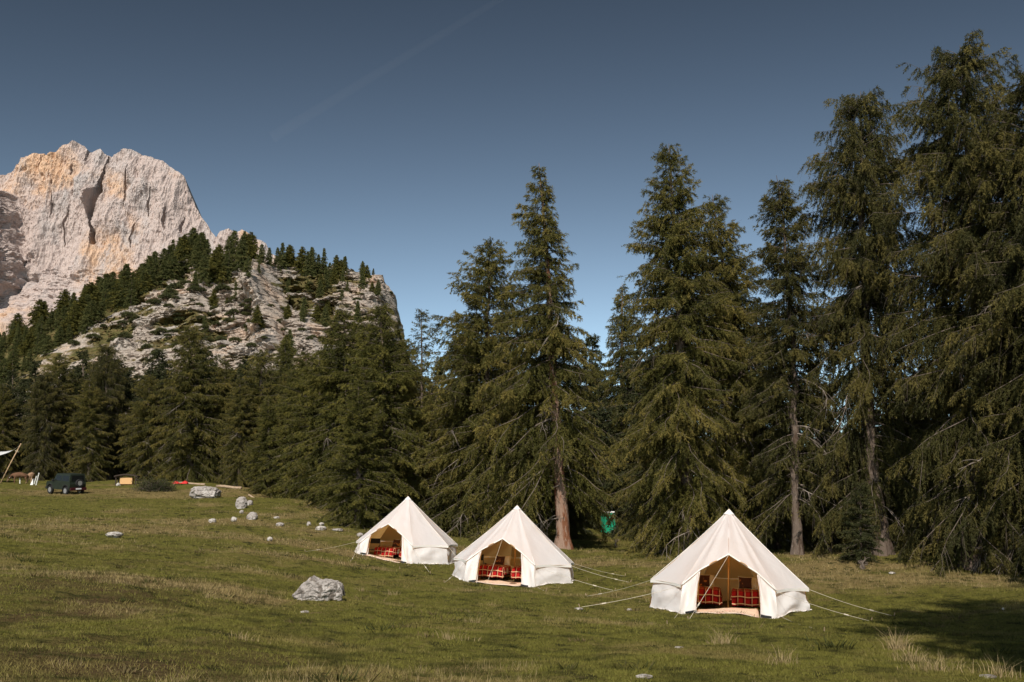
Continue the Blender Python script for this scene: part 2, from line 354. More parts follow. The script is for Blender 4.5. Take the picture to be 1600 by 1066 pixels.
yr = np.concatenate([np.linspace(-45, 6, 30)[:-1], np.geomspace(6, 60, 340)[:-1], np.geomspace(60, 170, 110)[:-1], np.geomspace(170, 1200, 24)])
v_ = np.linspace(-1, 1, 521); u_ = .22 * v_ + .78 * v_ ** 3
YY, UU = np.meshgrid(yr, u_, indexing='ij'); XX = UU * (60 + np.abs(YY) * 1.05)
ZZ = G(XX, YY)
far = sstep(170, 1200, YY); ZZ = ZZ - far * 30
dry, brown = patches(XX, YY)
nr, nc = YY.shape; idx = np.arange(nr * nc).reshape(nr, nc)
Fq = np.stack([idx[:-1, :-1], idx[:-1, 1:], idx[1:, 1:], idx[1:, :-1]], -1).reshape(-1, 4)
link("ground", npmesh("ground", np.stack([XX, YY, ZZ], -1).reshape(-1, 3), Fq, {"dry": dry.ravel(), "brown": brown.ravel()}, smooth=True), M['ground'], kind="structure", label="sloping alpine meadow of short green and straw coloured grass")

# ------------------------------------------------------------------ grass
rg = np.random.default_rng(5)
def blades(n, ya, yb, hgt, wid, keep=None, slope=.56):
    y = np.sqrt(rg.uniform(ya ** 2, yb ** 2, n)); x = rg.uniform(-slope, slope, n) * y
    d, b = patches(x, y); cl = fbm(x / .35, y / .35, oct=2, seed=77)
    k = rg.random(n) < np.clip(.75 + .9 * cl, .15, 1) * (1 - .55 * b); x, y, d, b, cl = x[k], y[k], d[k], b[k], cl[k]; n = len(x)
    z = G(x, y) - .004
    hh = hgt * rg.uniform(.5, 1.35, n) * (1 + .9 * d * rg.random(n)) * (1 + .6 * np.clip(cl, 0, 1)); az = rg.uniform(0, 2 * np.pi, n); ln = rg.uniform(.2, 1.1, n) * hh
    la = rg.uniform(0, 2 * np.pi, n); ww = wid * rg.uniform(.6, 1.3, n)
    base = np.stack([x, y, z], 1); wv = np.stack([np.cos(az), np.sin(az), 0 * az], 1) * ww[:, None]
    tip = base + np.stack([np.cos(la) * ln, np.sin(la) * ln, hh], 1)
    V = np.stack([base - wv, base + wv, tip], 1)
    tone = np.clip(d * .9 + rg.normal(0, .2, n) + .25 * b + .25 * fbm(x / .5, y / .5, oct=2, seed=88), 0, 1)
    return V.reshape(-1, 3), np.repeat(tone, 3)
parts = [blades(330000, 7, 19, .035, .0045), blades(330000, 19, 40, .045, .008), blades(150000, 40, 85, .07, .016)]
V = np.concatenate([p[0] for p in parts]); tn = np.concatenate([p[1] for p in parts])
link("grass", npmesh("grass", V, np.arange(len(V)).reshape(-1, 3), {"tone": tn}), M['grass'], kind="stuff", label="short pasture grass covering the meadow", cat="grass")
# long dry stalks in the pale patches: scattered, nobody could count them
def stalks(n, ya, yb, hgt, wid, thr=.45):
    y = np.sqrt(rg.uniform(ya ** 2, yb ** 2, n)); x = rg.uniform(-.56, .56, n) * y
    cx = np.round(x / .5 + fbm(x, y, seed=3)) * .5; cy = np.round(y / .5) * .5
    d, b = patches(cx, cy); k = (d > thr) & (fbm(x / .25, y / .25, oct=2, seed=5) > .12); x, y = x[k], y[k]; n = len(x)
    z = G(x, y); hh = hgt * rg.uniform(.4, 1.3, n); la = rg.uniform(0, 2 * np.pi, n); az = rg.uniform(0, 2 * np.pi, n); ln = rg.uniform(.1, .7, n) * hh
    base = np.stack([x, y, z - .01], 1); wv = np.stack([np.cos(az), np.sin(az), 0 * az], 1) * wid
    tip = base + np.stack([np.cos(la) * ln, np.sin(la) * ln, hh], 1)
    return np.stack([base - wv, base + wv, tip], 1).reshape(-1, 3), np.repeat(rg.uniform(0, .8, n), 3)
parts = [stalks(90000, 8, 30, .12, .003), stalks(90000, 30, 70, .17, .007)]
V = np.concatenate([p[0] for p in parts]); tn = np.concatenate([p[1] for p in parts])
link("dry_grass", npmesh("dry_grass", V, np.arange(len(V)).reshape(-1, 3), {"tone": tn}), M['straw'], kind="stuff", label="straw coloured dry grass stalks in pale patches over the meadow", cat="grass")

nW = 650; yw = np.sqrt(rg.uniform(8 ** 2, 75 ** 2, nW)); xw = rg.uniform(-.56, .56, nW) * yw; kk_ = rg.random(nW) < .35 + .65 * (fbm(xw / 5, yw / 5, seed=61) > .05)
xw, yw = xw[kk_], yw[kk_]; Vw = []; Tw = []
for a_, b_ in zip(xw, yw):
    m_ = int(rg.integers(20, 60)); R_ = rg.uniform(.10, .34); rr = np.abs(rg.normal(0, R_ * .6, m_)); an = rg.uniform(0, 6.28, m_); x = a_ + np.cos(an) * rr * 1.5; y = b_ + np.sin(an) * rr; z = G(x, y)
    hh = rg.uniform(.04, .16, m_) * (R_ / .25); la = an + rg.normal(0, .6, m_); az = rg.uniform(0, 6.28, m_); wv = np.stack([np.cos(az), np.sin(az), 0 * az], 1) * .016
    base = np.stack([x, y, z - .01], 1); tip = base + np.stack([np.cos(la) * hh * .9, np.sin(la) * hh * .9, hh], 1)
    Vw.append(np.stack([base - wv, base + wv, tip], 1).reshape(-1, 3)); Tw.append(np.repeat(np.clip(rg.normal(rg.choice([.05, .3, .8]), .15, m_), 0, 1), 3))
M['weed'] = mat("dark low weeds", (.050, .055, .016), .85, attr=[("tone", (.17, .125, .06), .2, 1.0)], spec=.1, trans=(None, .2))
Vw = np.concatenate(Vw); link("weeds", npmesh("weeds", Vw, np.arange(len(Vw)).reshape(-1, 3), {"tone": np.concatenate(Tw)}), M['weed'], kind="stuff", label="low dark weeds and tussocks scattered through the meadow grass", cat="weeds")

def tuft(px, py, h, r, n, label):
    h *= .60; n = int(n * .6); r *= .85
    c = hit(px, py); rr = np.abs(rg.normal(0, r, n)); a = rg.uniform(0, 2 * np.pi, n)
    x = np.cos(a) * rr * 1.4; y = np.sin(a) * rr; z = G(x + c.x, y + c.y) - c.z
    hh = h * rg.uniform(.12, 1.15, n) * np.exp(-(rr / r / 2) ** 2); la = a + rg.normal(0, 1.1, n); ln = hh * rg.uniform(.05, 1.0, n)
    az = rg.uniform(0, 2 * np.pi, n); wv = np.stack([np.cos(az), np.sin(az), 0 * az], 1) * .004
    base = np.stack([x, y, z - .02], 1); mid = base + np.stack([np.cos(la) * ln * .35, np.sin(la) * ln * .35, hh * .62], 1); tip = base + np.stack([np.cos(la) * ln, np.sin(la) * ln, hh], 1)
    V = np.stack([base - wv, base + wv, mid + wv * .7, mid - wv * .7, tip - wv * .2, tip + wv * .2], 1).reshape(-1, 3)
    i = np.arange(n)[:, None] * 6; F = np.concatenate([i + np.array([[0, 1, 2, 3]]), i + np.array([[3, 2, 5, 4]])])
    o = link("grass_tuft", npmesh("grass_tuft", V, F, {"tone": np.repeat(np.clip(rg.normal(.35, .4, n), 0, 1), 6)}), M['straw'], label=label, cat="grass tuft", group="tall grass tufts on the near meadow")
    o.location = c
for a in [(1128, 1008, .50, .16, 260, "tall straw grass tuft in front of the nearest tent door"), (1222, 1040, .45, .14, 200, "straw grass tuft near the bottom edge right of the door tuft"),
          (1402, 1018, .55, .16, 300, "tallest straw tuft at the left tip of the tree shadow"), (1425, 1036, .42, .16, 260, "straw tuft just below the tallest tuft by the tree shadow"), (1462, 1050, .38, .22, 320, "wide low straw tuft along the shadow edge near the bottom"),
          (1560, 1058, .45, .2, 160, "dark sparse tuft inside the tree shadow at the bottom right"), (700, 1000, .30, .22, 200, "pale grass tuft in the middle of the near meadow"), (745, 975, .28, .2, 160, "small straw tuft right of the middle of the meadow"),
          (610, 930, .30, .22, 160, "straw tuft on the grass right of the grey boulder"), (565, 925, .3, .15, 120, "dry tuft growing against the right side of the grey boulder"), (325, 935, .25, .2, 140, "low dry tuft left of the grey boulder"), (380, 1000, .22, .25, 160, "flat straw tuft on the left near meadow")]:
    tuft(*a)

# ------------------------------------------------------------------ mountain and hill
def skyline(pts, u):
    p = np.array(pts, float); return np.interp(u, p[:, 0], p[:, 1])
PYZ = lambda py, d: CAM_Z + (math.sin(PITCH) + (533 - py) / F_PX * math.cos(PITCH)) / (math.cos(PITCH) - (533 - py) / F_PX * math.sin(PITCH)) * d
PXX = lambda px, py, d: (px - 800) / F_PX / (math.cos(PITCH) - (533 - py) / F_PX * math.sin(PITCH)) * d

def grid_mesh(name, Xg, Yg, Zg, attrs, m, **k):
    a, b = Xg.shape; ix = np.arange(a * b).reshape(a, b)
    F = np.stack([ix[:-1, :-1], ix[:-1, 1:], ix[1:, 1:], ix[1:, :-1]], -1).reshape(-1, 4)
    return link(name, npmesh(name, np.stack([Xg, Yg, Zg], -1).reshape(-1, 3), F, {q: v.ravel() for q, v in attrs.items()}, smooth=False), m, **k)

MS = [(-500, 470), (-300, 380), (-150, 330), (-60, 290), (-20, 275), (0, 270), (12, 267), (30, 248), (45, 242), (62, 241), (78, 246), (88, 240), (100, 228), (116, 221), (128, 225), (134, 231), (137, 237), (144, 232), (152, 229), (160, 238), (172, 243), (182, 238), (192, 231), (205, 232), (222, 240), (238, 246), (252, 248), (262, 258), (274, 266), (287, 275), (292, 292), (300, 313), (312, 335), (325, 352), (331, 364), (338, 372), (345, 362), (357, 357), (368, 363), (378, 358), (388, 364), (400, 371), (412, 376), (420, 392), (440, 404), (480, 440), (540, 480), (620, 520)]
nu, ntt = 620, 420
us = np.sort(np.concatenate([np.linspace(-500, 620, 160), np.linspace(-8, 430, 620)])); nu = len(us); ts = np.linspace(0, 1.25, ntt)
T, U = np.meshgrid(ts, us, indexing='ij')
D0 = 2200.0
sky_py = skyline(MS, U) + 2.2 * fbm(U / 9.0, 0 * U, oct=3, seed=8)
zf = PYZ(540, D0); zs = PYZ(sky_py, D0 - 14)
Tc = np.minimum(T, 1)
Z = zf + (zs - zf) * Tc
Xm = PXX(U, 540 + (sky_py - 540) * np.minimum(T, 1), D0 - 14)
hgt = np.maximum(zs - zf, 1)
# steep wall above a scree apron
apron = sstep(.32, .22, Tc)
Ym = D0 - 120 + Tc * 120 - apron * (0.3 - Tc).clip(0) * 500 + (T - Tc) * 700
Z = Z - (T - Tc) * 300
bx = Xm / 100; bz = Z / 100
disp = 34 * ridged(bx * 1.1, bz * .35, 0, oct=3, seed=50) + 20 * fbm(bx * 3.2, bz * 1.6, oct=5, seed=60) + 8 * ridged(bx * 8 + bz * 3, bz * 3.0 - bx * 2, oct=4, seed=65) * sstep(-.3, .5, fbm(bx * 1.7, bz * 1.7, seed=66)) + 6 * ridged(bx * 9, bz * 1.6, oct=3, seed=71) + 2.6 * ridged(bx * 26, bz * 9, oct=3, seed=70)
disp += 2.5 * (np.abs(((bz * 5 + .6 * fbm(bx * 2, bz * 2, seed=4)) % 1) - .5) - .25)
disp *= (1 - .85 * apron)
# the deep chimney, and lesser cracks
def crack(path, wpx, depth):
    p = np.array(path, float); py = 540 + (sky_py - 540) * Tc
    cx = np.interp(py, p[:, 1], p[:, 0]) + 2.0 * fbm(py / 12, 0 * py, oct=3, seed=12)
    wv = np.interp(py, p[:, 1], p[:, 2]) * wpx
    inside = sstep(p[0, 1] - 3, p[0, 1] + 5, py) * sstep(p[-1, 1] + 4, p[-1, 1] - 3, py)
    return -depth * inside * sstep(1.0, .78, np.abs(U - cx) / wv)
py_ = 540 + (sky_py - 540) * Tc
disp += crack([(135, 225, .5), (134, 252, .4)], 4, 26)
disp += crack([(168, 245, .35), (166, 270, .5), (163, 290, .7), (164, 308, 1.35), (159, 325, 1.15), (154, 345, .9), (156, 365, .7), (160, 378, .9), (161, 392, .9)], 4.5, 110)
disp += 40 * np.exp(-((U - 153) / 6.0) ** 4 - ((py_ - 322) / 22.0) ** 2) * (1 + .5 * fbm(U / 5, py_ / 7, oct=2, seed=3))
disp += crack([(66, 245, .5), (65, 262, .4)], 3, 16) + crack([(268, 335, .3), (266, 356, 1.0), (268, 368, .4)], 2.6, 22) + crack([(290, 345, .4), (288, 372, 1)], 2.4, 20) + crack([(240, 300, .4), (236, 330, 1), (238, 345, .3)], 1.6, 14) + crack([(90, 290, .4), (95, 330, 1), (92, 350, .3)], 1.8, 16) + crack([(205, 262, .4), (200, 300, 1), (203, 330, .3)], 1.6, 14) + crack([(118, 330, .4), (112, 370, 1), (115, 395, .3)], 1.8, 16) + crack([(222, 350, .4), (216, 385, 1), (219, 400, .3)], 1.8, 16) + crack([(120, 262, .5), (119, 280, .4)], 3, 12) + crack([(75, 415, 1), (80, 430, 1)], 6, 16) + crack([(45, 268, 1), (42, 274, 1)], 6, 10)
# spur standing out at the left
py = 540 + (sky_py - 540) * Tc
edge = np.interp(py, [305, 317, 333, 365, 380, 408, 426, 454, 473, 491, 510], [6, 24, 28, 34, 42, 50, 60, 66, 66, 56, 42])
edge = edge + 5 * fbm(py / 14, 0 * py, oct=3, seed=31)
disp += 150 * (1 + .12 * fbm(U / 3, py / 6, oct=3, seed=46)) * sstep(12, -6, U - edge + 5 * fbm(py / 9, U / 30, oct=2, seed=48)) * sstep(308, 326, py) + 34 * ridged(U / 16, py / 30, oct=4, seed=44) * sstep(3, -4, U - edge) * sstep(308, 326, py)
disp += 16 * ridged(U / 18 , py / 12, oct=3, seed=47) * sstep(425, 455, py)
Ym = Ym - disp * sstep(1.25, 1.0, T) * .9
scr = np.clip(apron * (.5 + .8 * fbm(bx * 3, bz * 3, seed=5)), 0, 1) * sstep(480, 440, py)
sp_ = sstep(25, -10, U - edge) * sstep(300, 320, py)
Xm = Xm + sp_ * (26 * fbm(Ym / 34, Z / 30, oct=4, seed=141) + 9 * ridged(Ym / 12, Z / 10, oct=3, seed=142)) 
Z = Z + sp_ * 10 * fbm(Ym / 18, Xm / 18, oct=3, seed=143)
Z[0] -= 260
grid_mesh("mountain", Xm, Ym, Z, {"green": 0 * Z, "scree": scr}, M['mountain'], kind="structure", label="pale pink and grey dolomite rock massif under the sky")

def terr_(v, k): q = v * k; f_ = np.floor(q); return (f_ + sstep(.35, .65, q - f_)) / k
HS = [(-600, 640), (-300, 600), (-100, 560), (0, 530), (60, 505), (120, 478), (200, 440), (255, 412), (290, 403), (305, 396), (318, 402), (330, 418), (350, 420), (385, 418), (410, 414), (425, 411), (445, 409), (470, 413), (500, 413), (520, 420), (540, 424), (552, 427), (565, 430), (582, 433), (596, 437), (604, 447), (613, 458), (620, 472), (622, 488), (627, 505), (633, 545), (645, 600), (670, 660), (720, 720), (900, 748)]
nu, ntt = 700, 560
us = np.linspace(-600, 900, nu); us = np.sort(np.concatenate([us, np.linspace(60, 640, 500)])); ts = np.concatenate([np.linspace(0, .35, 60)[:-1], np.linspace(.35, 1, 380), np.linspace(1, 1.3, 40)[1:]])
T, U = np.meshgrid(ts, us, indexing='ij')
hs_py = skyline(HS, U) + 1.3 * fbm(U / 7.0, 0 * U, oct=3, seed=18) + 6 * np.clip(terr_(fbm(U / 5.0, 0 * U, oct=3, seed=19), 4), -1, 1) * sstep(560, 600, U)
Tc = np.minimum(T, 1); HPY = 752 + (hs_py - 752) * Tc
HD = 128 + 270 * Tc ** 1.25
def hill_xyz(U, HPY, HD): return PXX(U, HPY, HD), HD, PYZ(HPY, HD)
Xh, Yh, Zh = hill_xyz(U, HPY, HD)
# rock: 1 on rocky ground, 0 on forest floor/grass
cliff = sstep(300, 420, U) * sstep(.50, .62, Tc) + sstep(90, 240, U) * sstep(.4, .55, Tc) * .7
n1 = fbm(Xh / 22, Zh / 16, Yh / 60, oct=4, seed=90); n2 = ridged(Xh / 9, Zh / 11, Yh / 40, oct=4, seed=95)
lay = (Zh / 5.5 + .9 * fbm(Xh / 30, Zh / 30, seed=97)); saw = (lay % 1); ledge = sstep(0, .25, saw) * (1 - saw) 
def terr(v, k, s_=.22):
    q = v * k; f_ = np.floor(q); return (f_ + sstep(.5 - s_, .5 + s_, q - f_)) / k
b1 = terr(fbm(Xh / 9, Zh / 7, Yh / 70, oct=3, seed=190), 5, .12); b2 = terr(fbm(Xh / 3.6, Zh / 2.6, Yh / 40, oct=3, seed=191), 4, .12)
sl = terr(fbm((Xh + Zh * .7) / 14, (Zh - Xh * .35) / 2.4, 0, oct=4, seed=192), 5, .15)
dsp = 7.5 * n1 + 3.5 * n2 + 2.6 * ledge * (0.5 + .5 * sstep(-.2, .3, n1)) + 12 * b1 + 5 * b2 + 3.2 * sl + 1.8 * fbm(Xh / 2.0, Zh / 1.3, Yh / 6, oct=3, seed=99)
def bump2(cx, cy, rx, ry, a): 
    return a * np.exp(-np.abs((U - cx) / rx) ** 3 - np.abs((HPY - cy) / ry) ** 3)
dsp += bump2(424, 458, 13, 30, 26) + bump2(305, 415, 16, 16, 7) + bump2(420, 512, 26, 34, 10) + bump2(475, 525, 28, 28, 9) + bump2(598, 480, 30, 42, 12) + bump2(395, 500, 12, 25, -6) + bump2(449, 500, 6, 40, -9) + bump2(545, 480, 20, 40, 5)
fade = sstep(1.3, 1.0, T) * sstep(.05, .3, Tc)
Yh2 = Yh - dsp * fade * (0.35 + .65 * np.clip(cliff, 0, 1)) + (T - Tc) * 260
Zh2 = Zh - (T - Tc) * 170
green = np.clip(.46 - .45 * n2 - .35 * (ledge * 2 - .6) - .9 * b1 - .3 * sl + .7 * fbm(Xh / 14, Zh / 9, seed=101) + .08, -.3, 1)
for cx, cy, rx, ry, a in [(350, 450, 60, 10, .35), (430, 445, 60, 12, .2), (520, 455, 40, 20, .3), (410, 425, 25, 9, .9), (500, 445, 45, 14, .75), (455, 470, 22, 12, .4), (290, 495, 26, 12, .7), (360, 505, 30, 9, .7), (520, 470, 30, 14, .5), (240, 500, 20, 14, .4), (330, 462, 40, 5, .4), (480, 495, 18, 10, .3), (590, 445, 15, 8, .3),
                          (424, 455, 13, 26, -1.5), (305, 415, 13, 16, -1.2), (420, 515, 26, 30, -1), (475, 525, 26, 26, -1), (598, 470, 28, 30, -.6), (400, 480, 12, 20, -1), (260, 470, 25, 8, -.6), (200, 520, 40, 20, -.35)]:
    green = green + a * np.exp(-((U - cx) / rx) ** 2 - ((HPY - cy) / ry) ** 2)
bl = np.interp(U, [-100, 0, 60, 130, 215, 240, 290, 300, 640, 700], [640, 600, 560, 515, 475, 462, 418, 0, 0, 900])  # forest floor above this line
green = np.where(HPY < bl, .9, green); green = np.where(Tc < .42, green + .3, green)
Xh = Xh + fade * (2.2 * fbm(Yh2 / 6, Zh2 / 5, oct=3, seed=151))
grid_mesh("hillside", Xh, Yh2, Zh2, {"green": np.clip(green, 0, 1), "scree": 0 * green}, M['hill'], kind="structure", label="steep rocky limestone hillside with grassy ledges below the mountain")
HGRID = (U, HPY, Xh, Yh2, Zh2)
def hill_pt(px, py):
    j = np.searchsorted(us, px); j = min(max(j, 0), len(us) - 1)
    col = HPY[:, j]; i = int(np.argmin(np.abs(col - py) + (ts > 1) * 1e3)); i = min(i, int(np.searchsorted(ts, 1.0)))
    return Vector((Xh[i, j], Yh2[i, j], Zh2[i, j]))

# ------------------------------------------------------------------ trees
def gen_tree(seed, H, Rm, prof, nb=140, hb=.1, dens=7.0, lf=.17, wl=.05, hang=.5, rise=.5, droop=.8, nleaf=22, r0=.42, bare=.12, asym=0.0, dead=12, bend=.25, lsec=1.0, gap=0.0, front=None):
    g = np.random.default_rng(seed)
    m = 26; tz = np.linspace(0, 1, m)
    bx = np.cumsum(g.normal(0, bend / m ** .5 / 2, m)); by = np.cumsum(g.normal(0, bend / m ** .5 / 2, m)); bx -= bx[0] + (bx[-1] - bx[0]) * tz; by -= by[0] + (by[-1] - by[0]) * tz
    TP = np.stack([bx, by, tz * H], 1); TR = r0 * (1 - tz) ** .85 + .012 + r0 * .75 * np.exp(-tz * H / .45)
    def tp(h): return np.stack([np.interp(h, tz, TP[:, 0]), np.interp(h, tz, TP[:, 1]), h * H], -1)
    V, F = tubes(TP[None], TR[None], 12)
    an = np.arctan2(V[:, 1], V[:, 0]); low = np.exp(-np.clip(V[:, 2], 0, 9) / .5)
    V[:, :2] *= (1 + (.25 * low * np.sin(an * 4 + seed) + .05 * np.sin(an * 7 + V[:, 2] * 1.3)))[:, None]
    V[:, 2] -= .25 * (V[:, 2] < .01)
    trunk = (V, F)
    # limbs
    hh = hb + (1 - hb) * g.random(nb) ** .82 * .985; hh = np.sort(hh)
    L = prof(hh) * Rm * g.uniform(.55, 1.12, nb); L = np.maximum(L, .25)
    az = np.arange(nb) * 2.399 + g.normal(0, .5, nb)
    L *= 1 + asym * np.cos(az)
    if front:
        da = np.abs((az + math.pi / 2 + math.pi) % (2 * math.pi) - math.pi); k = ~((da < front[1]) & (hh < front[0])); hh, L, az = hh[k], L[k], az[k]; nb = len(hh)
    if gap > 0:
        k = fbm(az * .9, hh * 9, oct=2, seed=seed) > -1 + gap * 1.0; hh, L, az = hh[k], L[k], az[k]; nb = len(hh)
    tt = (hh - hb) / (1 - hb)
    a_ = (-.10 + (rise + .25) * tt ** 1.3) + g.normal(0, .12, nb); b_ = droop * (1 - .75 * tt) * g.uniform(.6, 1.3, nb); c_ = b_ * g.uniform(.25, .6, nb)
    s = np.linspace(0, 1, 9)[None]
    rad = L[:, None] * s * .96; zz = L[:, None] * (a_[:, None] * s - b_[:, None] * s ** 2 + c_[:, None] * s ** 3)
    azc = az[:, None] + g.normal(0, .22, (nb, 1)) * s + .10 * np.sin(s * 7 + g.uniform(0, 6, (nb, 1)))
    C = tp(hh)
    BP = np.stack([C[:, None, 0] + np.cos(azc) * rad, C[:, None, 1] + np.sin(azc) * rad, C[:, None, 2] + zz], -1)
    BR = (.010 + .0075 * L)[:, None] * (1 - s * .88) 
    bv, bf = tubes(BP, BR, 4)
    # branchlets
    n2 = np.maximum((L * dens).astype(int), 5); bi = np.repeat(np.arange(nb), n2); N = len(bi)
    q = g.uniform(.0, 1, N) ** .85; q = .06 + .94 * q
    fi = q * 8; i0 = np.clip(fi.astype(int), 0, 7); fr = (fi - i0)[:, None]
    p0 = BP[bi, i0] * (1 - fr) + BP[bi, i0 + 1] * fr; tg = BP[bi, i0 + 1] - BP[bi, i0]; tg /= np.linalg.norm(tg, axis=1, keepdims=True)
    side = np.cross(tg, np.array([0, 0, 1.0])); side /= np.linalg.norm(side, axis=1, keepdims=True) + 1e-6; sg = np.where(g.random(N) < .5, -1, 1)[:, None]
    d2 = tg * g.uniform(.3, 1.0, (N, 1)) + side * sg * g.uniform(.3, 1.1, (N, 1)) * (1.1 - q[:, None] * .7) + np.array([0, 0, -1.0]) * (hang * g.uniform(.2, 1.5, (N, 1))) + g.normal(0, .15, (N, 3))
    d2 /= np.linalg.norm(d2, axis=1, keepdims=True)
    l2 = lsec * (.16 + .20 * L[bi] * (1.15 - q) + .05) * g.uniform(.6, 1.35, N); l2 = np.clip(l2, .15, 1.5 * lsec)
    # needles
    isb = g.random(N) < bare
    nl = np.maximum((nleaf * l2 / .5).astype(int), 5); nl[isb] = 0
    li = np.repeat(np.arange(N), nl); K = len(li)
    w_ = g.uniform(.02, 1.05, K)[:, None]; sag = np.array([0, 0, -1.0]) * (w_ ** 2) * l2[li][:, None] * hang * .35
    c = p0[li] + d2[li] * w_ * l2[li][:, None] + sag + g.normal(0, .025, (K, 3))
    ld = d2[li] * .75 + g.normal(0, .62, (K, 3)) + np.array([0, 0, -.35 * hang]); ld /= np.linalg.norm(ld, axis=1, keepdims=True)
    wv = np.cross(ld, g.normal(0, 1, (K, 3))); wv /= np.linalg.norm(wv, axis=1, keepdims=True) + 1e-6
    ll = lf * g.uniform(.55, 1.35, K)[:, None]; ww = wl * g.uniform(.6, 1.2, K)[:, None] * .5
    LV = np.stack([c - wv * ww, c + wv * ww, c + ld * ll], 1).reshape(-1, 3)
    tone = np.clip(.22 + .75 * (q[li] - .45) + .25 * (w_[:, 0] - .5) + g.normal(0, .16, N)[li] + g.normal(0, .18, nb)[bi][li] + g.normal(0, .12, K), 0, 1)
    # branchlet wood (thin)
    sel = g.random(N) < .14; sel |= isb
    e = np.linspace(0, 1, 3)[None, :, None]
    TPt = p0[sel][:, None] + d2[sel][:, None] * e * (l2[sel] * np.where(isb[sel], 1.5, .9))[:, None, None] + np.array([0, 0, -1.0]) * e ** 2 * (l2[sel] * hang * .4)[:, None, None]
    tv, tf = tubes(TPt, np.array([[.008, .006, .003]]) * np.ones((sel.sum(), 1)), 3)
    WV = np.concatenate([bv, tv]); WF = np.concatenate([bf, tf + len(bv)])
    # dead bleached limbs, bare and forked
    DV = np.zeros((0, 3)); DF = np.zeros((0, 4), int)
    if dead:
        hd = g.uniform(max(hb * .5, .03), .62, dead); Ld = Rm * g.uniform(.35, .85, dead); ad = g.uniform(0, 2 * np.pi, dead); s = np.linspace(0, 1, 7)[None]
        r_ = Ld[:, None] * s; z_ = Ld[:, None] * (.15 * s - g.uniform(.3, 1.1, (dead, 1)) * s ** 2); a2 = ad[:, None] + .3 * np.sin(s * 5 + g.uniform(0, 6, (dead, 1))); c0 = tp(hd)
        DP = np.stack([c0[:, None, 0] + np.cos(a2) * r_, c0[:, None, 1] + np.sin(a2) * r_, c0[:, None, 2] + z_], -1)
        v1, f1 = tubes(DP, (.045 * (1 - .8 * s)) * np.ones((dead, 1)), 4)
        k = 9; di = np.repeat(np.arange(dead), k); qi = g.integers(2, 6, dead * k); b0 = DP[di, qi]; dv = DP[di, qi + 1] - DP[di, qi]; dv /= np.linalg.norm(dv, axis=1, keepdims=True)
        dv = dv + g.normal(0, .55, (dead * k, 3)) + np.array([0, 0, -.35]); dv /= np.linalg.norm(dv, axis=1, keepdims=True); l3 = g.uniform(.3, 1.3, dead * k)
        e = np.linspace(0, 1, 4)[None, :, None]
        v2, f2 = tubes(b0[:, None] + dv[:, None] * e * l3[:, None, None] + np.array([0, 0, -.35]) * e ** 2 * l3[:, None, None] + g.normal(0, .04, (dead * k, 4, 3)) * e, np.array([[.018, .014, .01, .005]]) * np.ones((dead * k, 1)), 3)
        DV = np.concatenate([v1, v2]); DF = np.concatenate([f1, f2 + len(v1)])
    return dict(H=H, trunk=trunk, leaf=(LV, tone), wood=(WV, WF), dead=(DV, DF))

def interp_prof(pts):
    p = np.array(pts, float); return lambda h: np.interp(h, p[:, 0], p[:, 1])
PROF = {
 'cone': interp_prof([(0, .9), (.12, 1), (.3, .95), (.5, .72), (.7, .48), (.85, .27), (.95, .12), (1, .03)]),
 'broad': interp_prof([(0, 1), (.25, 1), (.45, .92), (.62, .78), (.75, .62), (.86, .42), (.94, .24), (1, .08)]),
 'narrow': interp_prof([(0, .9), (.2, 1), (.5, .9), (.7, .75), (.84, .5), (.93, .3), (1, .08)]),
 'messy': interp_prof([(0, .8), (.15, .95), (.4, .9), (.6, .95), (.75, .92), (.86, .76), (.94, .5), (1, .12)]),
 'slender': interp_prof([(0, .8), (.3, 1), (.6, .7), (.85, .4), (1, .05)]),
 'bushy': interp_prof([(0, 1), (.2, 1), (.4, .9), (.6, .7), (.8, .42), (.93, .18), (1, .04)]),
}
PROTO = {}
def proto(key, mats, **k):
    pr = k.pop('prof'); t = gen_tree(prof=PROF[pr], **k)
    me = {}
    me['trunk'] = npmesh(key + "_trunk", *t['trunk'], smooth=True); me['trunk'].materials.append(M[mats[0]])
    V, F = t['wood']; me['branches'] = npmesh(key + "_branches", V, F, smooth=True); me['branches'].materials.append(M['twig'])
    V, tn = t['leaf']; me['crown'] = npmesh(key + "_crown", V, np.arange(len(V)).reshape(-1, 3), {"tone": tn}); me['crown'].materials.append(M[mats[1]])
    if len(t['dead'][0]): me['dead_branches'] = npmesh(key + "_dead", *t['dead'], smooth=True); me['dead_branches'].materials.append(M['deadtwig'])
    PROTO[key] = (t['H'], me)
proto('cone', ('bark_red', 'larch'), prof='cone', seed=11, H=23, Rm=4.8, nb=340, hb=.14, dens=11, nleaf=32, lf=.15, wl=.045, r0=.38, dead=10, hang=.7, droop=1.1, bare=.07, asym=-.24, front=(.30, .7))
proto('broad', ('bark', 'larch'), prof='broad', seed=23, H=24, Rm=5.2, nb=400, hb=.03, dens=10, nleaf=30, lf=.15, wl=.045, r0=.40, dead=12, hang=.55, droop=.9, bare=.06, bend=.4)
proto('narrow', ('bark', 'spruce'), prof='narrow', seed=31, H=23, Rm=3.6, nb=340, hb=.13, front=(.52, .5), dens=11, nleaf=30, lf=.15, wl=.045, r0=.29, dead=16, hang=.7, droop=.95, bare=.08, bend=.9)
proto('messy', ('bark', 'spruce'), prof='messy', seed=47, H=25, Rm=4.9, nb=330, hb=.08, dens=10, nleaf=30, lf=.16, wl=.045, r0=.38, dead=18, hang=.9, droop=1.0, rise=.35, bare=.10, bend=.6, lsec=1.3, gap=.55, front=(.30, .4))
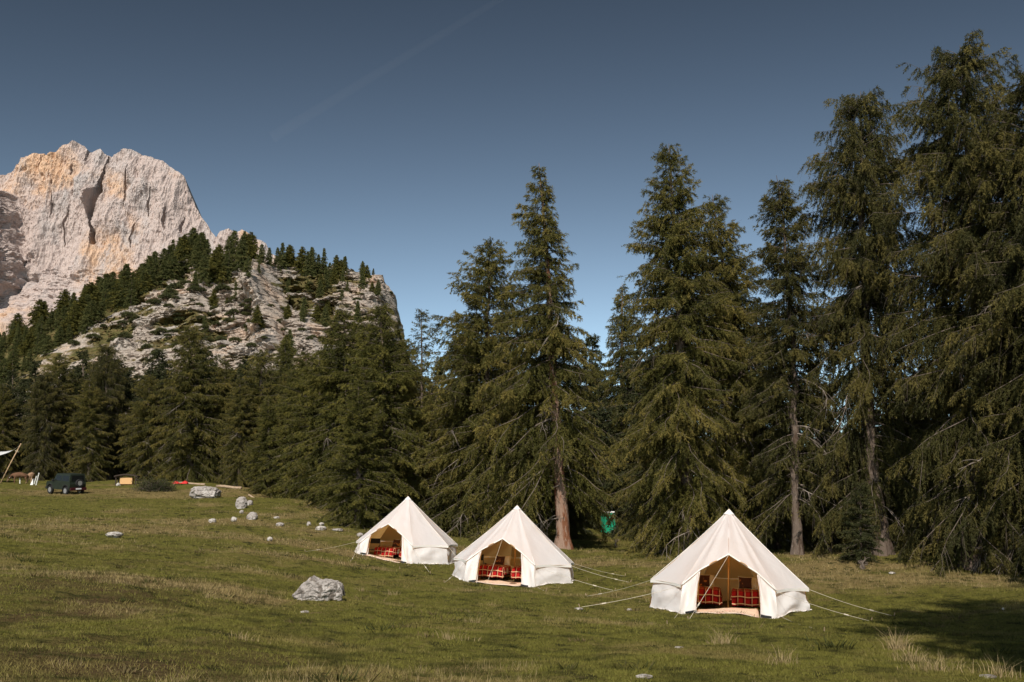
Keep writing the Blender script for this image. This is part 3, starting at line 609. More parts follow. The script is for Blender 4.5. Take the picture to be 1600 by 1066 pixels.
proto('wide', ('bark', 'larch'), prof='broad', seed=59, H=20, Rm=5.4, nb=340, hb=.05, dens=10, nleaf=28, lf=.15, wl=.048, r0=.34, dead=12, hang=.6, droop=.85, bare=.07, bend=.5, asym=.1)
proto('fullyoung', ('bark', 'young'), prof='broad', seed=79, H=18, Rm=4.4, nb=320, hb=.02, dens=10, nleaf=28, lf=.15, wl=.048, r0=.28, dead=6, hang=.5, droop=.8, bare=.05, bend=.4)
proto('slender', ('bark', 'spruce'), prof='slender', seed=61, H=16, Rm=2.0, nb=120, hb=.2, dens=9, nleaf=22, lf=.15, wl=.045, r0=.18, dead=6, hang=.6, droop=.7, bare=.12)
proto('bushy', ('bark', 'young'), prof='bushy', seed=71, H=17, Rm=4.4, nb=340, hb=.01, dens=10, nleaf=28, lf=.15, wl=.048, r0=.26, dead=0, hang=.45, droop=.7, bare=.02, rise=.7)
proto('small', ('bark', 'deep'), prof='bushy', seed=83, H=4.2, Rm=1.1, nb=110, hb=.14, dens=18, nleaf=34, lf=.11, wl=.035, r0=.06, dead=0, hang=.2, droop=.4, bare=.02, rise=.6, bend=.1, lsec=.7)
proto('backwood', ('bark', 'deep'), prof='broad', seed=91, H=20, Rm=4.8, nb=190, hb=.03, dens=7, nleaf=14, lf=.32, wl=.12, r0=.32, dead=4, hang=.7, droop=.9, bare=.05)

def tree(key, px, py_top, py_base, d, label, group=None, wid=1.0, rot=0, px_top=None, name="conifer_tree", cat="tree", minus=0.15, trunkmat=None):
    H0, me = PROTO[key]
    b = P(px, py_base, d); gz = G(b.x, b.y) - minus; tp_ = P(px_top if px_top is not None else px, py_top, d)
    dx = tp_.x - b.x; h = tp_.z - gz
    s = h / H0
    r = empty(name, (b.x, b.y, gz), (0, math.atan2(dx, h), 0), label, cat, group)
    rz = Matrix.Rotation(rot, 4, 'Z')
    for k in ('trunk', 'branches', 'crown', 'dead_branches'):
        if k in me:
            o = link(k, me[k], None, r); o.rotation_euler = (0, 0, rot); o.scale = (s * wid, s * wid, s)
            if k == 'trunk': o.scale = (max(s, .8), max(s, .8), s)
    return r

# --- the row behind the tents
tree('cone', 880, 254, 857, 58, "tall conical larch with a bare reddish trunk behind the middle tent", px_top=842, name="larch_tree", rot=0.05)
tree('wide', 765, 374, 838, 63, "broad larch leaning against the left of the tall conical larch", px_top=768, rot=2.0, name="larch_tree")
tree('wide', 725, 520, 834, 68, "lower larch on the far left of the conical larch, over bare trunks", px_top=728, rot=.6, wid=1.1, name="larch_tree")
tree('broad', 1080, 224, 872, 52, "massive broad larch left of the nearest tent's tip", px_top=1045, rot=.3, wid=.84, name="larch_tree")
tree('broad', 1205, 300, 866, 54, "broad shouldered larch right behind the nearest tent's tip", px_top=1112, rot=3.4, wid=.85, name="larch_tree")
tree('narrow', 1246, 274, 868, 48, "narrow dark conifer with a leaning flared trunk right of the nearest tent", px_top=1213, rot=-.1, wid=1.0)
tree('messy', 1378, 142, 885, 47, "ragged tall larch standing left of the tallest tree", px_top=1345, rot=.1, wid=.80, name="larch_tree")
tree('messy', 1520, 70, 896, 41, "tallest ragged larch near the right edge of the photo", px_top=1500, rot=2.9, wid=.88, name="larch_tree")
tree('messy', 1640, 110, 915, 38, "tall dark larch cut off by the right edge of the photo", px_top=1610, rot=4.4, wid=.9, name="larch_tree")
tree('cone', 975, 442, 846, 106, "smaller conifer in the gap between the conical and the massive larch", px_top=972, rot=2.2, wid=1.1)
tree('bushy', 895, 650, 850, 76, "low green conifer behind the reddish trunk", rot=2.2, wid=.8)
tree('broad', 1022, 560, 872, 56, "low boughed larch right of the green toilet cabin", rot=5.0, wid=.9, name="larch_tree")
tree('small', 1345, 755, 893, 43, "small young fir with two bare stems at the dark wood's edge", rot=0, name="fir_tree", wid=1.2)
tree('wide', 1440, 560, 892, 48, "low hanging larch boughs between the two ragged tall larches", rot=1.4, name="larch_tree")
tree('wide', 1570, 640, 903, 40, "drooping pale green larch low at the right edge", rot=4.1, wid=.8, name="larch_tree")
# --- centre left group
tree('fullyoung', 545, 484, 803, 70, "fresh green conifer whose top overlaps the rocky crag", px_top=535, rot=.3, wid=1.1)
tree('fullyoung', 606, 474, 838, 64, "green conifer directly above the farthest tent", px_top=595, rot=2.3, wid=1.0)
tree('slender', 658, 482, 830, 72, "thin see-through conifer top against the sky right of the crag", rot=.3, wid=1.2)
tree('bushy', 560, 600, 830, 60, "bushy dark green conifer touching the meadow left of the farthest tent", rot=4.3, wid=1.15)
tree('wide', 640, 590, 840, 66, "larch with drooping boughs over the farthest tent's tip", rot=4.0, name="larch_tree", wid=.9)
tree('fullyoung', 478, 548, 775, 82, "rounded green conifer at the left foot of the fresh green one", rot=5.2, wid=1.1)
tree('bushy', 420, 620, 768, 84, "light green young conifer with a small shadow at the wood's edge", rot=1.1, wid=1.0)
tree('wide', 410, 545, 762, 95, "olive larch between the crag and the light green young conifer", rot=1.9, name="larch_tree")
tree('fullyoung', 445, 530, 762, 104, "mid green conifer standing below the vertical crag", rot=.9, wid=.9)
tree('fullyoung', 500, 545, 790, 78, "broad green conifer left of the one overlapping the crag", rot=3.3, wid=1.15)
tree('fullyoung', 570, 505, 815, 74, "green conifer squeezed between the two that overlap the crag", rot=5.1, wid=1.2)
tree('wide', 636, 530, 838, 76, "olive larch right below the see-through conifer top", rot=2.6, name="larch_tree", wid=1.0)
tree('wide', 455, 575, 770, 90, "olive larch behind the light green young conifer", rot=.2, name="larch_tree", wid=1.1)
tree('broad', 375, 590, 760, 92, "dark larch directly behind the pale logs", rot=2.2, name="larch_tree", wid=1.0)
tree('broad', 140, 590, 752, 99, "dark larch directly behind the back of the parked car", rot=4.2, name="larch_tree", wid=1.1)
# --- left wood
tree('wide', 295, 508, 756, 98, "tallest larch of the left wood, behind the dead bush", rot=.4, wid=1.1, name="larch_tree")
tree('broad', 352, 560, 757, 100, "dark broad larch right of the tallest one in the left wood", rot=1.7, wid=.9, name="larch_tree")
tree('wide', 235, 585, 756, 100, "lower larch over the small wooden shelter", rot=3.0, wid=1.1, name="larch_tree")
tree('messy', 168, 538, 752, 103, "dark gapped conifer behind the parked car", rot=1.2, wid=.9)
tree('wide', 95, 552, 748, 104, "broad pale larch above the front of the parked car", rot=2.4, wid=1.05, name="larch_tree")
tree('messy', 60, 585, 748, 101, "larch with two leaning bare trunks left of the parked car", rot=3.6, wid=1.1, name="larch_tree", px_top=72)
tree('broad', 5, 600, 744, 105, "larch behind the white tarpaulin at the left edge", rot=.9, name="larch_tree")
tree('wide', -60, 590, 744, 100, "larch just beyond the left edge of the photo", rot=2.9, name="larch_tree")
# --- deeper trees: fill behind
rt = random.Random(4)
back = [(690, 560, 88), (735, 600, 92), (790, 560, 85), (850, 560, 90), (925, 520, 112), (1010, 520, 84), (1060, 480, 78), (1130, 480, 75), (1190, 520, 70), (1270, 560, 66), (1310, 690, 62), (1360, 680, 60), (1420, 600, 62), (1480, 520, 58), (1540, 560, 55), (1600, 480, 52), (1230, 640, 60), (1400, 640, 52), (1470, 660, 50), (1530, 620, 50), (1600, 600, 47), (1330, 720, 55), (885, 660, 90), (1285, 730, 56), (1665, 400, 50), (935, 600, 104), (960, 640, 112), (1345, 640, 68), (1290, 660, 72), (1380, 600, 76), (665, 590, 95), (710, 620, 80)]
for i, (px, pt, d) in enumerate(back):
    tree('backwood', px, pt, 850, d, ("dark conifer behind the conical larch and the middle tent" if px < 900 else "dark conifer behind the green toilet cabin and the massive larch" if px < 1150 else "dark conifer behind the narrow tree right of the nearest tent" if px < 1350 else "dark conifer behind the ragged tall larches at the right"), "dark conifers deep in the wood behind the tents", rot=rt.uniform(0, 6), wid=1.05, minus=.4)
backl = [(20, 575, 118), (-15, 590, 122), (120, 570, 120), (200, 570, 118), (262, 560, 118), (320, 555, 120), (380, 565, 116), (440, 575, 112), (160, 590, 122), (235, 575, 124), (350, 575, 124), (410, 590, 122), (75, 600, 122), (55, 560, 108), (130, 545, 110), (185, 560, 108), (248, 545, 106), (322, 540, 108), (385, 560, 102), (470, 570, 94), (512, 540, 88), (620, 530, 82), (10, 600, 108), (500, 590, 98), (540, 560, 95), (590, 570, 90), (630, 560, 92), (670, 640, 86), (45, 660, 112), (140, 660, 111), (220, 670, 110), (-40, 640, 118), (300, 680, 108), (640, 700, 78)]
for i, (px, pt, d) in enumerate(backl):
    tree('backwood', px, pt, 760, d, ("shadowed conifer behind the parked car and the grazing cattle" if px < 165 else "shadowed conifer behind the wooden shelter and the dead bush" if px < 300 else "shadowed conifer behind the pale logs at the wood edge" if px < 460 else "shadowed conifer behind the fresh green trees left of the farthest tent"), "shadowed conifers inside the left wood", rot=rt.uniform(0, 6), wid=1.1, minus=.4)
# --- trees whose shadow falls on the meadow at the lower right
for x, y, h, lab in [(6.6, 1.6, 22.5, "tall larch right of the camera casting the left finger of the meadow shadow"), (9.3, 4.6, 22.5, "tall larch right of the camera casting the upper finger of the meadow shadow"), (12.5, -1.0, 24, "tall larch farther right behind the camera"), (15.5, 11.5, 24, "tall larch right of the photo's right edge, nearer the wood"), (16.5, 4.0, 22, "tall larch in the middle of the group right of the camera"), (21, 15, 24, "larch farthest to the right of the meadow"), (9.8, -3.5, 21, "larch beside the smallest gap in the group right of the camera")]:
    H0, me = PROTO['messy']; r = empty("larch_tree", (x, y, G(x, y) - .15), (0, 0, 0), lab, "tree")
    for k in me: o = link(k, me[k], None, r); o.scale = (h / H0 * .68, h / H0 * .68, h / H0); o.rotation_euler = (0, 0, x)

# --- hillside trees
PH = []
for i, (pr, Rm, H) in enumerate([('cone', 3.3, 13), ('bushy', 3.3, 12), ('bushy', 3.8, 11), ('cone', 2.8, 14)]):
    t = gen_tree(100 + i, H, Rm, PROF[pr], nb=170, hb=.04, dens=4.5, lf=.42, wl=.17, hang=.4, rise=.35, droop=.9, nleaf=11, r0=.22, dead=0, bare=0, lsec=1.2)
    me = npmesh("hill_trunk", *t['trunk'], smooth=True); me.materials.append(M['bark'])
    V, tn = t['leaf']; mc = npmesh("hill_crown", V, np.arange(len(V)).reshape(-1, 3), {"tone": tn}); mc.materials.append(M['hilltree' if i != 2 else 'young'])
    PH.append((H, me, mc))
def htree(px, py, hpx, label, group, k=None, wid=1.0):
    p = hill_pt(px, py); k = rt.randrange(4) if k is None else k; H, mt, mc = PH[k]
    s = hpx / F_PX * p.y * .98 / H * rt.uniform(.72, 1.12)
    r = empty("conifer_tree", (p.x, p.y, p.z - .5), (0, 0, 0), label, "tree", group)
    rz = rt.uniform(0, 6)
    for nme, m_ in (("trunk", mt), ("crown", mc)):
        o = link(nme, m_, None, r); o.scale = (s * wid, s * wid, s); o.rotation_euler = (rt.uniform(-.03, .03), rt.uniform(-.04, .04), rz)
# crest trees from left to right, read off the photograph
crest = [(335, 436, 68), (348, 432, 60), (357, 440, 64), (366, 430, 58), (374, 428, 62), (383, 432, 66), (392, 426, 58), (400, 424, 55), (407, 422, 52), (328, 430, 60), (342, 445, 60), (318, 440, 50),
         (424, 430, 46), (432, 428, 44), (440, 427, 40), (447, 428, 48), (455, 425, 38), (461, 424, 36), (470, 430, 44), (477, 433, 46), (484, 432, 52), (492, 428, 50), (499, 430, 48), (504, 425, 40), (487, 436, 40),
         (512, 440, 38), (520, 440, 36), (526, 436, 32), (505, 470, 45), (509, 490, 38), (503, 458, 38), (514, 458, 36), (522, 455, 30), (534, 440, 36), (545, 434, 38), (550, 432, 34), (540, 452, 32), (565, 432, 28), (572, 450, 34), (575, 462, 30), (570, 440, 28), (582, 433, 17), (478, 500, 50), (470, 503, 30), (446, 505, 30), (452, 500, 26), (482, 510, 30), (544, 455, 26), (531, 455, 26)]
crest += [(rt.uniform(300, 600), rt.uniform(440, 520), rt.uniform(18, 36)) for _ in range(28)]
def crest_label(px, py):
    if py > 452: return "small conifer rooted among the ledges on the face of the rocky hill"
    if px < 415: return "dark conifer in the largest clump at the left end of the hill crest"
    if px < 464: return "conifer in the first small clump right of the largest crest clump"
    if px < 508: return "conifer in the rounded dense clump at the middle of the hill crest"
    if px < 560: return "conifer in the loose clump right of the rounded crest clump"
    return "small conifer on the bare rocky right end of the hill crest"
for px, py, h in crest: htree(px, py, h, crest_label(px, py), "conifers along the crest of the rocky hill", wid=1.0)
n = 0
while n < 112:
    px = rt.uniform(-40, 318); top = float(skyline(HS, px)); low = float(np.interp(px, [-60, 0, 60, 130, 180, 215, 240, 290, 320], [620, 610, 575, 530, 492, 476, 458, 424, 425]))
    py = rt.uniform(top - 1, max(low, top + 4)) 
    hh = rt.uniform(36, 52) if px > 120 else rt.uniform(32, 46)
    htree(px, py, hh, "dark conifer of the slope wood at the left edge of the photo" if px < 60 else "dark conifer of the slope wood under the mountain scree" if px < 150 else "dark conifer of the slope wood under the middle of the mountain wall" if px < 235 else "dark conifer of the slope wood just left of the hilltop outcrop", "dense conifers on the slope below the mountain wall", wid=1.4); n += 1
for px, py, h in [(160, 480, 46), (135, 485, 60), (92, 515, 40), (120, 500, 38), (68, 520, 38), (200, 455, 50), (235, 430, 46), (262, 420, 55), (285, 415, 50), (25, 540, 38), (0, 548, 40), (40, 535, 30), (300, 412, 46), (312, 425, 60), (250, 428, 52)]:
    htree(px, py, h, "pointed conifer sticking out along the top of the slope wood", "pointed conifers on the upper edge of the slope wood")
# lower slope wood hidden behind the front wood, patchy
for i in range(12):
    px = rt.uniform(-30, 640); top = float(np.interp(px, [0, 100, 200, 300, 400, 500, 560, 640], [560, 565, 580, 560, 560, 550, 540, 600]))
    htree(px, rt.uniform(top + 10, top + 70), rt.uniform(40, 60), "dark conifer at the foot of the rocky hill", "conifers at the foot of the rocky hill")
# dwarf pines: low rounded shrubs on the rock
PS = []
for i in range(3):
    g = np.random.default_rng(300 + i); K = 900
    d = g.normal(0, 1, (K, 3)); d /= np.linalg.norm(d, axis=1, keepdims=True); d[:, 2] = np.abs(d[:, 2]) * .75 - .1
    lump = 1 + .35 * fbm(d[:, 0] * 2.5, d[:, 1] * 2.5, d[:, 2] * 2.5, oct=2, seed=i * 9)
    c = d * (g.uniform(.45, 1, K) ** .5 * lump)[:, None] * np.array([1.25, 1.0, .8]); ld = d + g.normal(0, .6, (K, 3)) + [0, 0, .3]; ld /= np.linalg.norm(ld, axis=1, keepdims=True)
    wv = np.cross(ld, g.normal(0, 1, (K, 3))); wv /= np.linalg.norm(wv, axis=1, keepdims=True)
    V = np.stack([c - wv * .07, c + wv * .07, c + ld * .26], 1).reshape(-1, 3)
    me = npmesh("dwarf_pine", V, np.arange(len(V)).reshape(-1, 3), {"tone": np.repeat(g.uniform(0, 1, K), 3)}); me.materials.append(M['dwarf']); PS.append(me)
shr = [(205, 498, 9), (213, 505, 8), (196, 508, 6), (252, 480, 8), (283, 458, 11), (275, 465, 9), (292, 452, 9), (313, 461, 7), (325, 463, 6), (292, 443, 5), (275, 472, 9), (291, 474, 5), (360, 462, 9), (352, 460, 6), (339, 455, 4), (378, 458, 5), (323, 483, 6), (335, 487, 5), (343, 488, 6), (385, 478, 6), (395, 489, 5), (402, 488, 7), (410, 487, 7), (387, 495, 6), (376, 500, 7), (368, 502, 6), (365, 510, 5), (390, 510, 6), (384, 512, 5), (402, 505, 5), (280, 490, 6), (278, 500, 7), (250, 518, 7), (241, 520, 5), (345, 512, 6), (330, 505, 5), (455, 492, 5), (443, 488, 5), (447, 510, 6), (456, 522, 5), (545, 470, 4), (490, 462, 4), (470, 462, 3), (465, 450, 3), (410, 440, 5), (400, 437, 5), (455, 540, 5), (310, 500, 6), (300, 520, 7), (322, 528, 8), (350, 535, 7), (380, 540, 7), (405, 548, 6), (210, 530, 8), (180, 535, 8), (225, 545, 8), (150, 530, 8), (170, 512, 5), (606, 470, 3), (560, 480, 5), (575, 475, 3), (614, 472, 4), (120, 540, 7), (270, 540, 8), (250, 555, 8)] + [(rt.uniform(190, 560), rt.uniform(452, 545), rt.uniform(2.5, 5)) for _ in range(55)]
for px, py, r_ in shr:
    p = hill_pt(px, py); s = r_ / F_PX * p.y; k = rt.randrange(3)
    o = link("dwarf_pine", PS[k], None, None, "low dark dwarf pine shrub on the pale rock of the hill", "shrub", "dwarf pine shrubs on the rocky hill"); o.location = (p.x, p.y - 1.8, p.z + s * .1); o.scale = (s * 1.15, s * 1.15, s * 1.35); o.rotation_euler = (0, 0, rt.uniform(0, 6))

# ------------------------------------------------------------------ rocks
def rock(px, py, wpx, hpx, label, m='rock', seed=0, sub=4, depth=.75, group=None, shape=None, d=None):
    """px,py: bottom centre in the photo"""
    import bmesh
    c = hit(px, py) if d is None else P(px, py, d); wx = wpx / F_PX * c.y; hz = hpx / F_PX * c.y
    bm = bmesh.new(); bmesh.ops.create_icosphere(bm, subdivisions=sub, radius=1); V = np.array([v.co[:] for v in bm.verts])
    q = np.sign(V) * np.abs(V) ** .9
    s_ = seed * 7.3
    f = 1 + .28 * fbm(V[:, 0] * 1.3 + s_, V[:, 1] * 1.3, V[:, 2] * 1.3 + s_, oct=2, seed=seed) + .16 * ridged(V[:, 0] * 2.6 + s_, V[:, 1] * 2.6, V[:, 2] * 2.6, oct=4, seed=seed + 3) + .06 * fbm(V[:, 0] * 9, V[:, 1] * 9, V[:, 2] * 9, oct=2, seed=seed)
    q = q * f[:, None]
    q[:, 0] /= (q[:, 0].max() - q[:, 0].min()) / 2; q[:, 2] = q[:, 2] - q[:, 2].min(); q[:, 2] /= q[:, 2].max()
    if shape is not None: q[:, 2] *= np.interp(q[:, 0], shape[0], shape[1]); q[:, 2] += np.interp(q[:, 0], shape[0], shape[2]) if len(shape) > 2 else 0
    q[:, 0] *= wx / 2; q[:, 1] *= wx / 2 * depth; q[:, 2] = q[:, 2] * hz * 1.26 - hz * .24
    for v, p in zip(bm.verts, q): v.co = p
    me = bpy.data.meshes.new("rock"); bm.to_mesh(me); bm.free(); me.shade_smooth() if False else None
    o = link("boulder" if wpx > 18 else "rock", me, M[m], None, label, "rock", group); o.location = (c.x, c.y + wx / 2 * depth * .6, c.z); o.rotation_euler = (0, 0, 0)
    return o
rock(495, 940, 80, 39, "large pitted grey boulder on the meadow in front of the tents", seed=3, sub=5, depth=.6, shape=([-1, -.55, -.2, .1, .5, .9, 1], [.55, .85, .95, .80, .90, .92, .45]))
rock(316, 779, 46, 19, "wide low grey boulder near the fallen timbers", seed=5, sub=5)
rock(376, 795, 18, 18, "upright grey boulder on the slope below the wide one", seed=7, sub=4)
rock(389, 790, 11, 8, "small grey rock leaning on the upright boulder", seed=8, sub=3)
rock(393, 812, 17, 11, "sloping grey rock below the upright boulder", seed=9, sub=4)
rock(377, 803, 7, 5, "tiny grey rock between the upright and sloping rocks", seed=10, sub=3)
rock(365, 815, 10, 7, "white topped rock with a dark hole", seed=11, sub=3, m='rockwhite')
rock(331, 818, 12, 6, "pair like broken white rock in dry grass", seed=12, sub=3, m='rockwhite')
rock(176, 841, 26, 8, "smooth white rock on the left slope", seed=13, sub=4, m='rockwhite')
rock(421, 846, 9, 6, "small white rock in the straw patch above the boulder", seed=14, sub=3, m='rockwhite')
rock(437, 823, 13, 6, "low grey rock uphill of the small white rock", seed=15, sub=3)
rock(432, 811, 9, 3, "flat white slab uphill of the low grey rock", seed=16, sub=3, m='rockwhite')
rock(482, 822, 7, 6, "dull small rock left of the white pair", seed=17, sub=3)
rock(500, 829, 17, 7, "white rock in the row of stones left of the farthest tent", seed=18, sub=3, m='rockwhite')
rock(502, 821, 8, 4, "small white rock behind the row of stones", seed=19, sub=3, m='rockwhite')
rock(527, 830, 17, 4, "flat pale rock at the right of the stone row", seed=20, sub=3)
rock(562, 839, 10, 6, "dull rock near the left rope of the farthest tent", seed=21, sub=3)
rock(475, 959, 14, 3, "flat pale stone below the grey boulder", seed=22, sub=3, m='rockwhite')
rock(184, 760, 7, 5, "white stone beside the small wooden shelter", seed=23, sub=3, m='rockwhite')
rock(213, 751, 4, 4, "small white stone right of the wooden shelter", seed=24, sub=3, m='rockwhite')
rock(409, 760, 7, 7, "grey white rock under the light green conifer", seed=25, sub=3, m='rockwhite')
rock(1007, 1061, 26, 5, "flat pale stone at the bottom edge of the meadow", seed=26, sub=3, m='rockwhite')
rock(1545, 1063, 26, 5, "flat brown stone at the bottom right", seed=27, sub=3)
rock(905, 954, 14, 3, "flat light stone left of the nearest tent", seed=28, sub=3, m='rockwhite')
rock(984, 955, 9, 3, "small white stone by the nearest tent's left rope pegs", seed=29, sub=3, m='rockwhite')
rock(1568, 955, 4, 3, "tiny white stone right of the nearest tent", seed=30, sub=2, m='rockwhite')
rock(1062, 1016, 14, 2, "thin flat pale stone in front of the nearest tent", seed=31, sub=3, m='rockwhite')
rock(1395, 897, 10, 3, "pale stone at the edge of the dark wood", seed=32, sub=3, m='rockwhite')

# ------------------------------------------------------------------ tents
ANG = [34, 79, 119, 160, 200, 241, 281, 326]      # eave corners measured from the door
R_E, Z_E, H_T = 2.5, .80, 3.0
def pol(a, r): return Vector((math.sin(R(a)) * r, -math.cos(R(a)) * r, 0))
def sheet(quadfn, nu, nv):
    V = [quadfn(i / nu, j / nv) for j in range(nv + 1) for i in range(nu + 1)]
    F = [(j * (nu + 1) + i, j * (nu + 1) + i + 1, (j + 1) * (nu + 1) + i + 1, (j + 1) * (nu + 1) + i) for j in range(nv) for i in range(nu)]
    return V, F
def outward(o):
    """turn the faces of a tent cloth so that their fronts look away from the tent's middle"""
    me = o.data; c = Vector((0, 0, .9)); d = sum((p.normal.dot((p.center - c).normalized()) * p.area) for p in me.polygons)
    if d < 0: me.flip_normals()
def nzs(p, s, seed=0): return float(vn(p[0] * s, p[1] * s, p[2] * s, seed))

def tent(px, py_c, d, phi, roll, pitch, label, ropes, seed, R_E=2.5):
    c = P(px, py_c, d); gz = G(c.x, c.y)
    root = empty("bell_tent", (c.x, c.y, gz), (0, 0, 0), label, "tent", "cream bell tents on the meadow")
    Mx = Matrix.Rotation(R(roll), 3, 'Y') @ Matrix.Rotation(R(pitch), 3, 'X') @ Matrix.Rotation(R(phi), 3, 'Z')
    def W(p): return Mx @ Vector(p)                       # tent space -> root space
    def on_ground(p, dz=0.0):
        q = W(p); return Vector((q.x, q.y, G(c.x + q.x, c.y + q.y) - gz + dz))
    apex = Vector((0, 0, H_T)); Pk = Vector((0, -1.90, 1.74)); rnd = random.Random(seed)
    E = [pol(a, R_E) + Vector((0, 0, Z_E)) for a in ANG]
    roof = MB()
    for i in range(len(ANG) - 1):
        a, b = E[i], E[i + 1]
        def f(u, v, a=a, b=b, i=i):
            e = a.lerp(b, u); p = apex.lerp(e, v)
            n_ = (a + b); n_.z = 2.4; n_.normalize()
            bow = math.sin(math.pi * u) * v
            p = p - n_ * (.07 * bow * v + .035 * math.sin(math.pi * v)) + Vector((0, 0, .035 * bow * v ** 6))
            p += n_ * (.020 * nzs((p.x, p.y, p.z * .35), 3.0, seed) + .012 * v * (1 - .3 * v) * math.sin(u * (9 + i % 3 * 3) + i * 1.7 + seed))
            return W(p)
        roof.add(*sheet(f, 10, 18))
    for sgn, e in ((1, E[0]), (-1, E[-1])):
        K = Vector((sgn * .80, -2.02, 1.27))
        def f(u, v, e=e, K=K, sgn=sgn):
            # u: 0 = ridge to the door peak, 1 = corner seam
            if u < .55: ed = Pk.lerp(K, u / .55)
            else: ed = K.lerp(e, (u - .55) / .45)
            p = apex.lerp(ed, v); n_ = Vector((sgn * .35, -.8, .6)).normalized()
            p = p - n_ * (.10 * math.sin(math.pi * min(u, 1)) * v * (1.4 - v)) 
            p += n_ * (.016 * math.sin(u * 13 + 1.3 * seed) * v * math.sin(math.pi * v) + .012 * nzs((p.x, p.y, p.z * .35), 3, seed))
            return W(p)
        roof.add(*sheet(f, 16, 18))
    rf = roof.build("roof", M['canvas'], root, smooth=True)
    outward(rf)
    md = rf.modifiers.new("weld", 'WELD'); md.merge_threshold = .004
    # peak cap cone and seams
    capm = MB()
    for k in range(12):
        a0, a1 = k * 30, (k + 1) * 30
        V = [W(apex + Vector((0, 0, .05))), W(pol(a0, .17) * 1.0 + Vector((0, 0, H_T - .125))), W(pol(a1, .17) + Vector((0, 0, H_T - .125)))]
        capm.add(V, [(0, 1, 2)])
    capm.build("peak_cap", M['canvas_plain'], root)
    sm = MB()
    for i in range(len(ANG)):
        pts = [];
        for k in range(10):
            v = k / 9; p = apex.lerp(E[i], v); o = Vector((E[i].x, E[i].y, 2.5)).normalized(); p = p - o * .035 * math.sin(math.pi * v) + o * .006; pts.append(W(p))
        sm.tube(pts, .009, 5)
    # bound edge over the door and along the eave
    ed = [E[-1], Vector((-.80, -2.02, 1.27)), Pk, Vector((.80, -2.02, 1.27)), E[0]]
    pts = [W(ed[i].lerp(ed[i + 1], k / 5)) for i in range(4) for k in range(5)] + [W(ed[-1])]
    sm.tube(pts, .022, 6)
    sm.build("seam_binding", M['canvas_plain'], root, smooth=True)
    # valance
    va = MB()
    for i in range(len(ANG) - 1):
        a, b = E[i], E[i + 1]
        def f(u, v, a=a, b=b):
            e = a.lerp(b, u); p = e + Vector((0, 0, .035 * math.sin(math.pi * u) - .085 * v)); r_ = Vector((e.x, e.y, 0)).normalized(); p += r_ * (.006 * math.sin(u * 30 + seed) * v - .07 * math.sin(math.pi * u) + .004)
            return W(p)
        va.add(*sheet(f, 12, 2))
    va.build("eave_valance", M['canvas_plain'], root, smooth=True)
    # walls
    wl = MB(); sod = MB()
    for i in range(len(ANG) - 1):
        a0, a1 = ANG[i], ANG[i + 1]
        A0 = pol(a0, R_E - .10); A1 = pol(a1, R_E - .10); B0 = pol(a0, R_E + .03); B1 = pol(a1, R_E + .03)
        def f(u, v, A0=A0, A1=A1, B0=B0, B1=B1, i=i):
            t = A0.lerp(A1, u) + Vector((0, 0, Z_E - .02)); bq = B0.lerp(B1, u); g = on_ground(bq, -.01)
            tq = W(t); p = tq.lerp(g, v); r_ = Vector((p.x, p.y, 0)).normalized()
            k = .025 * math.sin(math.pi * v) * math.sin(u * 9 + v * 5 + i * 2 + seed) + .05 * math.sin(math.pi * v) * nzs((u * 2 + v * 1.5 + i, v * 1.5 - u, seed), 2.2, i) + .045 * math.sin(math.pi * v) * math.sin(math.pi * u)
            return p + r_ * k
        wl.add(*sheet(f, 16, 10))
        # sod cloth lying on the grass
        def f2(u, v, B0=B0, B1=B1):
            bq = B0.lerp(B1, u) * (1 + v * (.018 + .014 * math.sin(u * 17 + seed))); return on_ground(bq, .03 - .005 * v + .015 * math.sin(u * 23) * v)
        sod.add(*sheet(f2, 16, 2))
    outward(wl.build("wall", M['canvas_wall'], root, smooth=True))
    sod.build("mud_flap", M['canvas_plain'], root, smooth=True)
    # front cloth either side of the opening
    for sgn in (1, -1):
        fl = MB(); K = Vector((sgn * .80, -2.00, 1.26)); e = Vector((sgn * abs(E[0].x) * .98, E[0].y * .985, Z_E - .01)); B = Vector((sgn * .90, -2.10, 0)); Fo = Vector((sgn * (abs(E[0].x) + .05), E[0].y - .05, 0))
        def f(u, v, K=K, e=e, B=B, Fo=Fo, sgn=sgn):
            top = W(K.lerp(e, u)); bot = on_ground(B.lerp(Fo, u), .0); p = top.lerp(bot, v)
            fw = Mx @ Vector((0, -1, 0)); sd_ = Mx @ Vector((sgn, 0, 0))
            p = p + fw * (.07 * math.sin(math.pi * v) * math.sin(u * 7 + seed) * (.4 + u) + .05 * (1 - u) ** 3 * math.sin(v * 6)) - sd_ * (.07 * (1 - u) * math.sin(math.pi * v) ** 2 * -1 * .5)
            return p
        fl.add(*sheet(f, 12, 12))
        # the door flap folded back against it
        def f3(u, v, K=K, B=B, sgn=sgn):
            t_ = W(K + Vector((sgn * .03, -.03, -.08))).lerp(on_ground(B + Vector((sgn * .02, -.07, 0)), .02), v); wd = (.06 + .26 * v ** 2.2) * u
            return t_ + (Mx @ Vector((sgn, 0, 0))) * wd + (Mx @ Vector((0, -1, 0))) * (.05 * math.sin(math.pi * u) + .03)
        fl.add(*sheet(f3, 6, 10))
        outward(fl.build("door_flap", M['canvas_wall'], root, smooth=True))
        hemm = MB(); hemm.add(*sheet(lambda u, v, B=B, sgn=sgn: on_ground(B + Vector((sgn * (.0 + .30 * u), -.12 - .05 * math.sin(math.pi * u), 0)), .03 + .09 * v * (1 - u * .4)), 6, 2)); hemm.build("flap_hem", M['greymetal'], root)
    # door pole frame, centre pole, floor
    pm = MB(); pm.tube([on_ground((0, 0, 0)), W((0, 0, H_T + .03))], .030, 10); pm.build("centre_pole", M['wood'], root, smooth=True)
